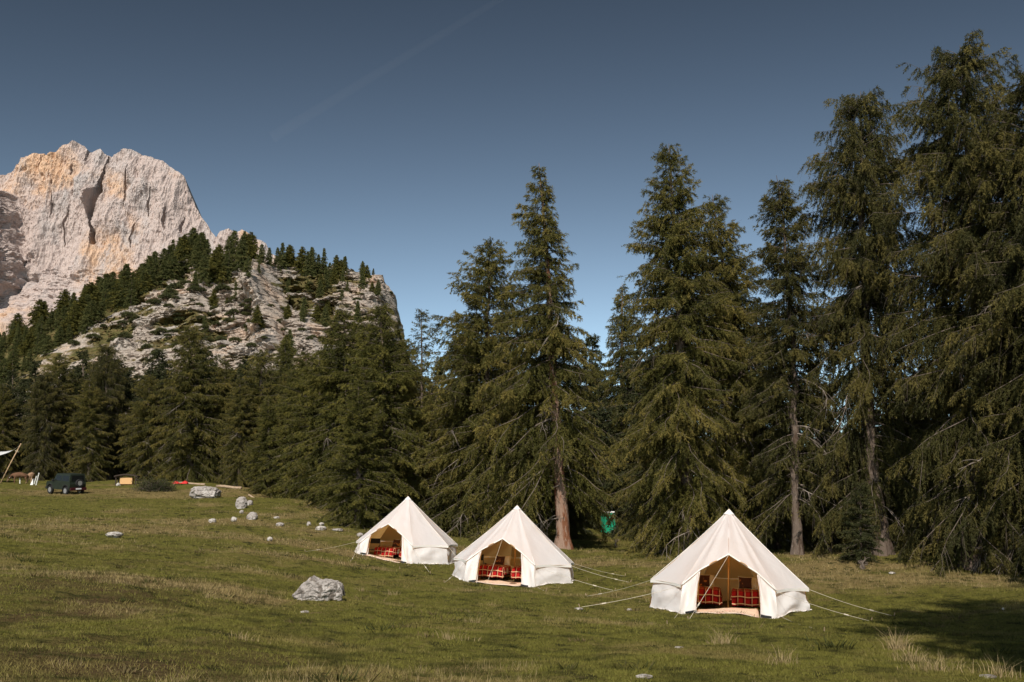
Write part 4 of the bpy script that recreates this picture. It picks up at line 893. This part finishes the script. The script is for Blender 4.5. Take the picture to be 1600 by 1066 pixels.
    for sgn in (1, -1):
        pm = MB(); pm.tube([W(Pk + Vector((0, .04, -.04))), W((sgn * .45, -1.99, 1.49)), W((sgn * .81, -1.98, 1.22)), on_ground((sgn * .93, -2.02, 0))], .016, 8); pm.build("door_frame", M['wood'], root, smooth=True)
    fm = MB()
    ring = [on_ground(pol(a, 2.38), .02) for a in ANG]
    fm.add([on_ground((0, 0, 0), .02)] + ring, [(0, i + 1, (i + 1) % len(ring) + 1) for i in range(len(ring))]); 
    me_ = fm.build("groundsheet", M['groundsheet'], root)
    def mf(u, v): p = Vector((-.88 + 1.74 * u, -2.36 + .03 * math.sin(u * 9) + 1.5 * v, 0)); return on_ground(p, .045 + .012 * math.sin(u * 11 + v * 5) * (1 - v))
    mm = MB(); mm.add(*sheet(mf, 14, 8)); mt = mm.build("door_mat", M['matt'], None, smooth=True)
    mt.location = root.location; mt["label"] = {1: "pale mat at the door of the nearest tent", 2: "pale mat at the door of the middle tent", 3: "pale mat at the door of the farthest tent"}[seed]; mt["category"] = "mat"; mt["group"] = "mats laid in the tent doors"
    so = mt.modifiers.new("thickness", 'SOLIDIFY'); so.thickness = .02
    # guy ropes with pegs
    inv = Matrix.Translation(-root.location)
    def rope(p0, gp, slack=.05):
        p1 = Vector(gp) - root.location; pts = []
        for k in range(9):
            t = k / 8; q = Vector(p0).lerp(p1, t); q.z -= slack * math.sin(math.pi * t); pts.append(q)
        m_ = MB(); m_.tube(pts, .0055, 5); sl = Vector(pts[6]); sl2 = Vector(pts[7]); m_.tube([sl, sl.lerp(sl2, .35)], .02, 5); m_.build("guy_rope", M['rope'], root)
        pg = MB(); dirv = (Vector(p0) - p1).normalized(); pg.tube([p1 - Vector((dirv.x * .02, dirv.y * .02, .12)), p1 + Vector((-dirv.x * .10, -dirv.y * .10, .09))], .012, 5); pg.build("tent_peg", M['paleplank'], root)
    for src, tx, ty in ropes:
        p0 = W(Pk + Vector((0, -.02, -.02))) if src == 'door' else (W(E[src] + Vector((0, 0, -.02))) if not isinstance(src, tuple) else on_ground(pol(ANG[src[0]], R_E + .02), .12))
        rope(p0, hit(tx, ty), .02 if src == 'door' else .05)
    for i in (3, 4):                                        # behind the tent
        q = W(E[i]); o = Vector((q.x, q.y, 0)).normalized() * 1.7; gx, gy = c.x + q.x + o.x, c.y + q.y + o.y
        rope(W(E[i]), (gx, gy, G(gx, gy)))
    return root, Mx, W, on_ground

def cloth(name, root, W, fn, nu, nv, m, label, cat, group=None, uvs=None, thick=.012):
    mb = MB(); mb.add(*sheet(lambda u, v: W(fn(u, v)), nu, nv)); o = mb.build(name, m, None, smooth=True, fix=False)
    o.location = root.location; o["label"] = label; o["category"] = cat
    if group: o["group"] = group
    me = o.data; uvl = me.uv_layers.new(name="UVMap")
    if uvs:
        for lp in me.loops:
            i = lp.vertex_index; uu = (i % (nu + 1)) / nu; vv = (i // (nu + 1)) / nv; uvl.data[lp.index].uv = uvs(uu, vv)
    if thick:
        s = o.modifiers.new("thickness", 'SOLIDIFY'); s.thickness = thick; s.offset = 0
    return o

def bed_set(root, W, x0, y0, wd, txt, seed, lean=0.0, bl_len=1.0, hgt=.50):
    """camp bed with sheet, plaid blanket and cushions; y0 is the foot end, towards the door"""
    L = 1.9; zf = .05
    b = empty("bed", root.location, (0, 0, 0), "bed with cream linen " + txt, "bed", "beds inside the tents")
    m_ = MB()
    def bx(mb, c, dm, bev=.02):
        t = MB(); t.box(c, dm, bev=bev); mb.add([W(p) for p in t.v], t.f)
    bx(m_, (x0, y0 + L / 2, .24), (wd, L, .06)); m_.build("bed_frame", M['darkwood'], b)
    for sx in (-1, 1):
        for sy in (.08, L - .08):
            q = MB(); bx(q, (x0 + sx * (wd / 2 - .06), y0 + sy, .13), (.05, .05, .18), .008); q.build("leg", M['darkwood'], b)
    m_ = MB(); bx(m_, (x0, y0 + L / 2, .27 + (hgt - .27) / 2), (wd, L, hgt - .27), .06); m_.build("mattress", M['sheet'], b, smooth=False)
    def fn(u, v):
        # cream duvet hanging over both sides, behind the blanket
        dr = .24; s = (u - .5) * (wd + 2 * dr); x = max(-wd / 2 - .03, min(wd / 2 + .03, s)); z = hgt + .05 - max(0, abs(s) - wd / 2) + .02 * math.sin(u * 15 + v * 9 + seed); y = y0 + .35 + v * 1.2
        return Vector((x0 + x + .02 * math.sin(v * 14) * (abs(s) > wd / 2), y, z))
    d_ = cloth("duvet", root, W, fn, 24, 16, M['sheet'], "cream duvet lying on the bed " + txt, "duvet", "duvets on the tent beds", thick=.03)
    dr = hgt - .08
    def fb(u, v):
        s = (u - .5) * (wd + 2 * dr * .8) ; t = v * (bl_len + dr) - dr
        x = max(-wd / 2 - .035, min(wd / 2 + .035, s)); y = max(-.035, t); dz = math.hypot(max(0, abs(s) - wd / 2 - .03), max(0, -t - .0))
        dz = max(max(0, abs(s) - wd / 2 - .03), max(0, -t))
        out = .05 * math.sin(u * 16 + seed) * max(0, -t) / dr
        if abs(s) > wd / 2: x += math.copysign(.05 * math.sin(v * 13 + seed) * (abs(s) - wd / 2) / dr + .04 * (abs(s) - wd / 2) / dr, s)
        return Vector((x0 + x, y0 + y - abs(out) - (.06 if t < 0 else 0) * (-t / dr) , hgt + .085 - dz + .012 * math.sin(u * 21 + v * 5)))
    cloth("plaid_blanket", root, W, fb, 40, 28, M['plaid'], "red plaid blanket over the bed " + txt, "blanket", "plaid blankets on the tent beds", uvs=lambda u, v: (u * (wd + 2 * dr * .8), v * (bl_len + dr)))
    # pillow and cushion
    def pil(name, cx, cy, cz, sx, sz, th, tilt, m__, lab, cat):
        import bmesh
        bm = bmesh.new(); bmesh.ops.create_cube(bm, size=1); bmesh.ops.subdivide_edges(bm, edges=bm.edges, cuts=6, use_grid_fill=True)
        Rt = Matrix.Rotation(R(tilt), 3, 'X')
        for v in bm.verts:
            a, bb = v.co.x * 2, v.co.z * 2; k = max(0, (1 - abs(a) ** 2.6)) ** .5 * max(0, (1 - abs(bb) ** 2.6)) ** .5
            pinch = 1 - .08 * (a * a) * (1 - abs(bb)) - .0
            q = Vector((v.co.x * sx * (1 - .07 * (1 - bb * bb) * abs(a)), v.co.y * th * (.12 + .88 * k), v.co.z * sz * (1 - .07 * (1 - a * a) * abs(bb))))
            v.co = W(Rt @ q + Vector((cx, cy, cz)))
        me = bpy.data.meshes.new(name); bm.to_mesh(me); bm.free(); me.shade_smooth()
        o = link(name, me, M[m__], None, lab, cat, "pillows and cushions on the tent beds"); o.location = root.location
    pil("pillow", x0, y0 + 1.62, hgt + .24, .66, .42, .22, -28, 'sheet', "cream pillow at the head of the bed " + txt, "pillow")
    pil("cushion", x0 + lean, y0 + 1.22, hgt + .26, .40, .36, .14, -20, 'cushion', "dark brown patterned cushion leaning on the bed " + txt, "cushion")

def chair(root, W, x, y, rz, txt):
    b = empty("folding_chair", root.location, (0, 0, 0), "black folding armchair " + txt, "chair", "black folding chairs inside the tents")
    Rz = Matrix.Rotation(rz, 3, 'Z')
    def T(p): return W(Rz @ Vector(p) + Vector((x, y, 0)))
    def part(name, m_, f):
        mb = MB(); f(mb); mb.v = [tuple(T(p)) for p in mb.v]; mb.build(name, M[m_], b)
    for s in (-1, 1):
        part("leg", 'greymetal', lambda mb, s=s: mb.tube([(s * .27, -.24, .04), (s * .27, .24, .44)], .015, 6))
        part("leg", 'greymetal', lambda mb, s=s: mb.tube([(s * .27, .24, .04), (s * .27, -.24, .44)], .015, 6))
        part("armrest", 'darkwood', lambda mb, s=s: (mb.box((s * .28, 0, .64), (.05, .5, .025)), mb.tube([(s * .27, -.22, .44), (s * .27, -.22, .63)], .013, 6)))
        part("back_post", 'greymetal', lambda mb, s=s: mb.tube([(s * .27, .24, .42), (s * .27, .30, .98)], .014, 6))
    part("seat", 'blackcloth', lambda mb: mb.box((0, 0, .45), (.52, .46, .02), bev=.008))
    part("backrest", 'blackcloth', lambda mb: mb.box((0, .285, .86), (.56, .022, .24), bev=.008))

T1 = tent(1138, 955, 31.3, -12.2, 2.4, 0, "nearest cream bell tent, its open door showing two beds", [(6, 917, 933), (7, 909, 949), (1, 1394, 964), (0, 1358, 971), ((0,), 1287, 987), ('door', 1077, 968), ((7,), 1043, 976)], 1, 2.38)
T2 = tent(803, 907, 41.3, -16, 2.6, 0, "middle cream bell tent with a black chair inside the open door", [(1, 983, 910), (2, 975, 900), (0, 958, 924), (7, 695, 911), ((0,), 853, 926), ('door', 760, 914)], 2)
T3 = tent(633, 876, 48.8, -21, 1.8, 0, "farthest cream bell tent, left of the other two", [(6, 478, 862), (7, 548, 878), (0, 672, 896), (1, 735, 893), ((0,), 625, 890)], 3)
for T_, txt, s_ in ((T1, "the nearest tent", 1), (T2, "the middle tent", 2), (T3, "the farthest tent", 3)):
    root, Mx, W, og = T_
    Wf = (lambda W: (lambda p: W(p) + Vector((0, 0, .0))))(W)
    bed_set(root, Wf, -.76, -.15 if s_ == 1 else -.7, .94, "on the left inside " + txt, s_, lean=-.02)
    bed_set(root, Wf, .62, -.15 if s_ == 1 else -.65, .94, "on the right inside " + txt, s_ + 10, lean=-.10)
chair(T2[0], T2[2], -1.48, -.25, .5, "left of the bed in the middle tent"); chair(T3[0], T3[2], -1.45, -.55, .4, "left of the bed in the farthest tent")

# ------------------------------------------------------------------ portable toilet
c = P(951, 834, 96); c.z = P(951, 836, 96).z
gz_ = c.z
b = empty("portable_toilet", (c.x, c.y, gz_), (0, 0, R(20)), "green portable toilet cabin among the trunks behind the tents", "toilet cabin")
MB().box((0, 0, 1.05), (1.1, 1.1, 2.0), bev=.05).build("cabin", M['green'], b)
MB().box((0, 0, .03), (1.16, 1.16, .14), bev=.02).build("base", M['rubber'], b)
MB().box((0, 0, 2.12), (1.14, 1.14, .16), taper=.8, bev=.03).build("roof", M['white'], b)
dr_ = MB().box((0, -.565, 1.0), (.74, .03, 1.78), bev=.01).build("door", M['green'], b)
MB().box((.28, -.60, 1.05), (.05, .04, .14)).build("handle", M['greymetal'], dr_)
MB().box((-.02, -.586, 1.52), (.30, .012, .20)).build("notice", M['white'], dr_)
for s in (-1, 1): MB().box((s * .30, -.575, .55), (.10, .02, .9), bev=.005).build("panel_rib", M['green'], b)
# a mound of turf under it (ground is a sheet; the cabin stands on a short plinth sunk in it)
MB().box((0, 0, -.6), (1.3, 1.3, 1.2), bev=.05).build("plinth", M['paleplank'], b)

# little dead trunk by the toilet, two stems by the young fir
def snag(px, py, hpx, label, seed):
    g = np.random.default_rng(seed); c = hit(px, py); h = hpx / F_PX * c.y; Ps = []; Rs = []
    for k in range(7):
        a = g.uniform(0, 6.28); s = np.linspace(0, 1, 6); b0 = 0 if k < 2 else h * g.uniform(.25, .6); L = h * g.uniform(.5, 1.0) if k < 2 else h * g.uniform(.3, .6)
        Ps.append(np.stack([np.cos(a) * s * L * (.2 if k < 2 else .7) + .06 * np.sin(s * 9 + k), np.sin(a) * s * L * .25, b0 + s * L * (.95 if k < 2 else .45) - .1], 1)); Rs.append((.075 if k < 2 else .03) * (1 - .75 * s))
    V, F = tubes(np.array(Ps), np.array(Rs), 6); o = link("dead_stem", npmesh("dead_stem", V, F, smooth=True), M['twig'], None, label, "dead tree"); o.location = c
snag(962, 856, 26, "small forked dead stem beside the green toilet cabin", 3)
snag(1348, 891, 26, "short twin bare stems below the young fir", 5)
snag(790, 835, 14, "grey fallen branch stub behind the middle tent", 8)
# dead bush at left
g = np.random.default_rng(15); c = hit(243, 768); K = 420
az = g.uniform(0, 6.28, K); el = g.uniform(.1, 1.2, K); r_ = g.uniform(.6, 1.55, K); s = np.linspace(0, 1, 5)[None]
o0 = np.stack([g.normal(0, .45, K), g.normal(0, .3, K), np.zeros(K)], 1)
Pp = np.stack([o0[:, 0:1] + np.cos(az)[:, None] * np.cos(el)[:, None] * r_[:, None] * s * .95 + .06 * np.sin(s * 7 + az[:, None] * 5), o0[:, 1:2] + np.sin(az)[:, None] * np.cos(el)[:, None] * r_[:, None] * s * .8, np.sin(el)[:, None] * r_[:, None] * s * .85 + .03 * np.sin(s * 9 + el[:, None] * 9)], -1)
V, F = tubes(Pp, np.ones((K, 1)) * (.022 * (1 - .7 * s)), 3)
bb = empty("bush", c, (0, 0, 0), "dark tangled half bare bush in front of the left wood", "bush")
bb.scale = (1.05, .9, .95)
link("twigs", npmesh("bush_twigs", V, F), M['twig'], bb)
tip = Pp[:, 2:, :].reshape(-1, 3); n_ = len(tip) * 5; cc = np.repeat(tip, 5, 0) + g.normal(0, .09, (n_, 3)); ld = g.normal(0, 1, (n_, 3)); ld /= np.linalg.norm(ld, axis=1, keepdims=True); wv = np.cross(ld, g.normal(0, 1, (n_, 3))); wv /= np.linalg.norm(wv, axis=1, keepdims=True)
V = np.stack([cc - wv * .03, cc + wv * .03, cc + ld * .13], 1).reshape(-1, 3); link("foliage", npmesh("bush_leaf", V, np.arange(len(V)).reshape(-1, 3), {"tone": np.repeat(g.random(n_), 3)}), M['deep'], bb)

# ------------------------------------------------------------------ small wooden shelter, timbers, red cover
c = hit(198, 758); b = empty("wooden_shelter", (c.x, c.y, c.z), (0, 0, R(8)), "small wooden shelter with a dark curved roof and an orange board", "shelter")
MB().box((0, 0, .36), (1.05, .7, .62), bev=.02).build("board_panel", M['orangeboard'], b)
poly = [(-1.0, .66)] + [(-1.0 + 2.0 * t / 12, .80 + .17 * math.sin(math.pi * t / 12)) for t in range(13)] + [(1.0, .66)] + [(1.0 - 2.0 * t / 12, .70 + .15 * math.sin(math.pi * t / 12)) for t in range(1, 12)]
MB().prism(poly, -.6, .6).build("roof", M['darkwood'], b)
for sx in (-.85, .85):
    for sy in (-.45, .45): MB().box((sx, sy, .33), (.09, .09, .78)).build("post", M['darkwood'], b)
def beam(px0, d0, px1, d1, r, label, m='paleplank'):
    gg = lambda px, d: (lambda q: Vector((q.x, q.y, G(q.x, q.y))))(P(px, 755, d)); a = gg(px0, d0); e = gg(px1, d1); mb = MB(); L = (e - a).length; n = 6
    pts = [Vector((0, 0, r * .8)).lerp(e - a + Vector((0, 0, r * .8)), k / n) + Vector((0, 0, .03 * math.sin(k))) for k in range(n + 1)]; mb.tube(pts, r, 8)
    o = mb.build("log", M[m], None, smooth=True, label=label, cat="log"); o.location = a
beam(339, 87, 377, 85, .12, "pale peeled log lying on the grass below the left wood")
beam(276, 92, 320, 90, .09, "long pale log in front of the red cover")
beam(389, 82, 398, 81.5, .07, "short pale log near the light green conifer")
c = P(283, 750, 91); c.z = G(c.x, c.y)
mb = MB(); mb.add(*sheet(lambda u, v: Vector(((u - .5) * 1.3, (v - .5) * .6, (.34) * math.sin(math.pi * min(max(v, .0), 1)) ** .5 * (.6 + .4 * math.sin(u * 8 + 1)) * math.sin(math.pi * (u * .94 + .03)) ** .4 + .02)), 20, 8))
o = mb.build("red_cover", M['redcloth'], None, smooth=True, label="bright red cover heaped behind the long pale log", cat="cover"); o.location = c

# ------------------------------------------------------------------ white tarpaulin, leaning pole, sticks
base = hit(0, 756); top = P(33, 693, base.y + .3); mb = MB(); mb.tube([Vector((0, 0, -.1)), (top - base) * .5 + Vector((0, 0, .02)), top - base], .055, 8)
b = mb.build("tarp_pole", M['polewood'], None, smooth=True, label="long leaning wooden pole at the left edge", cat="pole"); b.location = base
mb = MB(); kk = (top - base) * .80; mb.tube([kk + Vector((-.12, -.06, .05)), kk + Vector((.12, .05, -.06))], .035, 6); mb.tube([kk + Vector((.10, -.06, .06)), kk + Vector((-.10, .05, -.06))], .03, 6); mb.build("lashing", M['rope'], b)
q = P(20, 704, base.y + 2); cA, cB = P(-60, 700, base.y + 8), P(-70, 712, base.y - 2)
mb = MB(); e1 = P(-90, 690, base.y + 10) - q; e2 = P(-70, 712, base.y - 3) - q
mb.add(*sheet(lambda u, v: (e1 * u + e2 * v) * (1 - .0 * u * v) + Vector((0, 0, -.75 * (math.sin(math.pi * min(1, (u + v) * .5)) ** .7) + .2 * u * v)), 14, 14))
b = mb.build("tarpaulin", M['tarp'], None, smooth=True, label="white tarpaulin corner stretched out at the left edge", cat="tarpaulin"); b.location = q
so = b.modifiers.new("thickness", 'SOLIDIFY'); so.thickness = .04
mb = MB(); mb.tube([Vector((0, 0, 0)), P(33, 695, base.y + .3) - q], .012, 4); mb.build("tie_rope", M['rope'], b)
for x0, y0, x1, y1, m_, lab in [(31, 756, 31, 747, 'white', "short white post near the grazing cattle"), (53, 757, 57, 744, 'white', "left one of two white leaning slats"), (56, 758, 61, 739, 'white', "right, taller one of two white leaning slats"), (22, 752, 14, 740, 'darkwood', "dark leaning stick right of the long wooden pole"), (49, 750, 41, 735, 'darkwood', "dark leaning stick between the cattle")]:
    a = hit(x0, y0); e = P(x1, y1, a.y + .1); mb = MB(); mb.tube([Vector((0, 0, -.05)), e - a], .045 if m_ == 'white' else .03, 4)
    o = mb.build("post", M[m_], None, label=lab, cat="post"); o.location = a
a = hit(50, 758); mb = MB(); mb.add([(-.13, -.1, 0), (.13, -.1, 0), (.13, .1, 0), (-.13, .1, 0), (.02, 0, .52), (.06, 0, .52)], [(0, 1, 5, 4), (1, 2, 5), (2, 3, 4, 5), (3, 0, 4), (0, 3, 2, 1)])
o = mb.build("white_marker", M['white'], None, label="small white pointed marker beside the leaning slats", cat="marker"); o.location = a

# ------------------------------------------------------------------ cattle
def spot(px, d):
    q = P(px, 750, d); return Vector((q.x, q.y, G(q.x, q.y)))
def cow(px, d, rz, m_, label, s=1.0, grazing=True):
    c = spot(px, d)
    V = []; E = []; Rd = []
    def j(p, r, par=None):
        V.append(p); Rd.append(r)
        if par is not None: E.append((par, len(V) - 1))
        return len(V) - 1
    pel = j((-.55, 0, 1.05), .26); b1 = j((-.2, 0, 1.02), .33, pel); b2 = j((.2, 0, 1.0), .34, b1); ch = j((.55, 0, 1.02), .30, b2)
    nk = j((.85, 0, 1.0 if grazing else 1.2), .19, ch); n2 = j((1.08, 0, .68 if grazing else 1.35), .15, nk); hd = j((1.22, 0, .38 if grazing else 1.38), .14, n2); mz = j((1.34, 0, .16 if grazing else 1.28), .085, hd)
    for sy in (-1, 1):
        t1 = j((-.62, sy * .17, .78), .17, pel); k1 = j((-.56, sy * .18, .56), .10, t1); hk = j((-.70, sy * .18, .42), .065, k1); f1 = j((-.66, sy * .18, .06), .05, hk); j((-.60, sy * .18, .0), .055, f1)
        u1 = j((.52, sy * .17, .74), .13, ch); kn = j((.54, sy * .17, .40), .065, u1); f2 = j((.53, sy * .17, .06), .048, kn); j((.58, sy * .17, .0), .055, f2)
        e_ = j((1.12, sy * .2, .52 if grazing else 1.48), .035, hd)
    t_ = j((-.80, 0, .98), .04, pel); t2 = j((-.86, 0, .6), .025, t_); j((-.86, 0, .42), .04, t2)
    me = bpy.data.meshes.new("cow_body"); me.from_pydata([(a * s, b_ * s, z * s) for a, b_, z in V], E, []); me.update()
    r = empty("cow", c, (0, 0, rz), label, "cow", None)
    o = link("body", me, M[m_], r); sk = o.modifiers.new("skin", 'SKIN'); sk.use_smooth_shade = True
    for i, v in enumerate(me.skin_vertices[0].data): v.radius = (Rd[i] * s, Rd[i] * s); v.use_root = (i == 0)
    sb = o.modifiers.new("sub", 'SUBSURF'); sb.levels = 1; sb.render_levels = 1
    for sy in (-1, 1):
        mb = MB(); mb.tube([(1.1 * s, sy * .10 * s, .56 * s), (1.1 * s, sy * .24 * s, .62 * s), (1.05 * s, sy * .27 * s, .74 * s)], .018 * s, 5); mb.build("horn", M['white'], r)
cow(31, 92, R(205), 'hide', "brown cow grazing with its head down, left of the other", .8)
cow(49, 93, R(100), 'hide_pale', "paler brown cow seen from behind, nearer the parked car", .8)

# ------------------------------------------------------------------ car
A = hit(115, 772); 
hd = Vector((-.83, .54, 0)).normalized(); rz = math.atan2(hd.y, hd.x)
cc = A + hd * 1.05; gx = cc + hd * 1.2; gb = cc - hd * 1.2
lf = Vector((-hd.y, hd.x, 0)); zf_, zb_ = G(gx.x, gx.y, False), G(gb.x, gb.y, False); l1 = cc + lf * .7; l2_ = cc - lf * .7
pit = math.atan2(zf_ - zb_, 2.4); rol = math.atan2(G(l1.x, l1.y, False) - G(l2_.x, l2_.y, False), 1.4)
b = bpy.data.objects.new("parked_car", None); COL.objects.link(b); b["label"] = "small boxy dark green off-road car with a spare wheel on its back"; b["category"] = "car"
b.matrix_world = Matrix.Translation((cc.x, cc.y, G(cc.x, cc.y) + .02)) @ Matrix.Rotation(rz, 4, 'Z') @ Matrix.Rotation(-pit, 4, 'Y') @ Matrix.Rotation(rol, 4, 'X') @ Matrix.Scale(.93, 4)
def arch(cx, r, n=9, z0=.42): return [(cx + r * math.cos(math.pi - math.pi * k / n), z0 + r * math.sin(math.pi * k / n)) for k in range(n + 1)]
prof = [(-1.62, .42)] + [(x, z) for x, z in arch(-1.08, .40)] + arch(1.10, .40) + [(1.66, .42), (1.68, .80), (1.62, 1.02), (.62, 1.10), (-1.60, 1.10), (-1.66, .9)]
MB().prism(prof, -.74, .74).build("body", M['carpaint'], b)
cab = MB(); 
lo = [(.68, -.74), (.68, .74), (-1.62, .74), (-1.62, -.74)]; hi = [(.40, -.66), (.40, .66), (-1.56, .66), (-1.56, -.66)]
cab.add([(x, y, 1.09) for x, y in lo] + [(x, y, 1.66) for x, y in hi] + [(x * .98 if x > 0 else x * .99, y * .94, 1.72) for x, y in hi], [(0, 1, 5, 4), (1, 2, 6, 5), (2, 3, 7, 6), (3, 0, 4, 7), (4, 5, 9, 8), (5, 6, 10, 9), (6, 7, 11, 10), (7, 4, 8, 11), (8, 9, 10, 11)])
cab.build("cabin", M['carpaint'], b)
def pane(name, pts, off): MB().add([tuple(Vector(p) + Vector(off)) for p in pts] + [tuple(Vector(p) + Vector(off) * .2) for p in pts], [(0, 1, 2, 3), (7, 6, 5, 4), (0, 4, 5, 1), (1, 5, 6, 2), (2, 6, 7, 3), (3, 7, 4, 0)]).build(name, M['glass'], b)
for s in (-1, 1):
    yy = lambda z: s * (.74 - (z - 1.09) / .57 * .08)
    pane("side_window", [(.50, yy(1.15), 1.15), (.30, yy(1.58), 1.58), (-.42, yy(1.58), 1.58), (-.42, yy(1.15), 1.15)], (0, s * .008, 0))
    pane("side_window", [(-.55, yy(1.15), 1.15), (-.55, yy(1.58), 1.58), (-1.45, yy(1.58), 1.58), (-1.45, yy(1.15), 1.15)], (0, s * .008, 0))
    MB().box((.58, s * .86, 1.17), (.12, .18, .16), bev=.03).build("mirror", M['rubber'], b)
    MB().box((.25, s * .748, .72), (.9, .012, .52), bev=.004).build("door", M['carpaint'], b)
    MB().box((-1.70, s * .62, .56), (.06, .18, .10), bev=.01).build("tail_lamp", M['redlens'], b)
    MB().box((1.685, s * .52, .82), (.05, .2, .2), bev=.03).build("headlight", M['plate'], b)
    for cx in (-1.08, 1.10):
        w_ = empty("wheel", (cx, s * .66, .34)); w_.parent = b
        def disc(y0, y1, r, n=20): return [(r * math.cos(2 * math.pi * k / n), r * math.sin(2 * math.pi * k / n)) for k in range(n)]
        MB().prism(disc(0, 0, .34), -.10, .10).build("tyre", M['rubber'], w_); MB().prism(disc(0, 0, .20), -.11, .11).build("rim", M['alloy'], w_)
        fl_ = MB(); pts = [Vector((cx + .42 * math.cos(a_), s * .75, .40 + .42 * math.sin(a_))) for a_ in np.linspace(0, math.pi, 12)]; fl_.tube(pts, .035, 6); fl_.build("wheel_arch", M['rubber'], b, smooth=True)
pane("rear_window", [(-1.622, -.56, 1.16), (-1.575, -.52, 1.60), (-1.575, .52, 1.60), (-1.622, .56, 1.16)], (-.012, 0, 0))
pane("windscreen", [(.66, .64, 1.15), (.44, .58, 1.62), (.44, -.58, 1.62), (.66, -.64, 1.15)], (.012, 0, 0))
MB().box((-1.74, 0, .50), (.14, 1.46, .24), bev=.03).build("rear_bumper", M['bumper'], b)
MB().box((1.74, 0, .50), (.14, 1.46, .22), bev=.03).build("front_bumper", M['rubber'], b)
w_ = empty("spare_wheel", (-1.76, -.06, .98)); w_.parent = b
dz = [( .32 * math.cos(2 * math.pi * k / 20), .32 * math.sin(2 * math.pi * k / 20)) for k in range(20)]
MB().prism(dz, -.09, .09, 'x').build("tyre", M['rubber'], w_); MB().prism([(p[0] * .6, p[1] * .6) for p in dz], -.105, .05, 'x').build("rim", M['alloy'], w_)
MB().box((-1.82, .02, .52), (.012, .50, .11)).build("number_plate", M['plate'], b)

# ------------------------------------------------------------------ contrail: a faint straight trail high in the sky
vm = bpy.data.materials.new("thin vapour"); vm.use_nodes = True; t = vm.node_tree
for n_ in list(t.nodes):
    if n_.type == 'BSDF_PRINCIPLED': t.nodes.remove(n_)
pv = t.nodes.new("ShaderNodeVolumePrincipled"); pv.inputs["Color"].default_value = (.9, .9, .9, 1); pv.inputs["Density"].default_value = .0002; t.links.new(pv.outputs[0], t.nodes["Material Output"].inputs["Volume"])
a = P(820, -25, 9000); e = P(425, 215, 9000); pts = [a.lerp(e, k / 10) for k in range(11)]
mb = MB(); mb.tube([p - a for p in pts], 1, 10); me_v = mb.v
mb = MB(); V, F = tubes(np.array([[list(p - a) for p in pts]]), np.array([[30 + 2.8 * k for k in range(11)]]), 10)
mb.add(V, [tuple(f) for f in F] + [tuple(range(10))[::-1], tuple(range(100, 110))])
o = mb.build("contrail", vm, None, label="faint straight vapour trail across the blue sky", cat="contrail"); o.location = a
print("objects", len(bpy.data.objects), "faces", sum(len(m.polygons) for m in bpy.data.meshes))
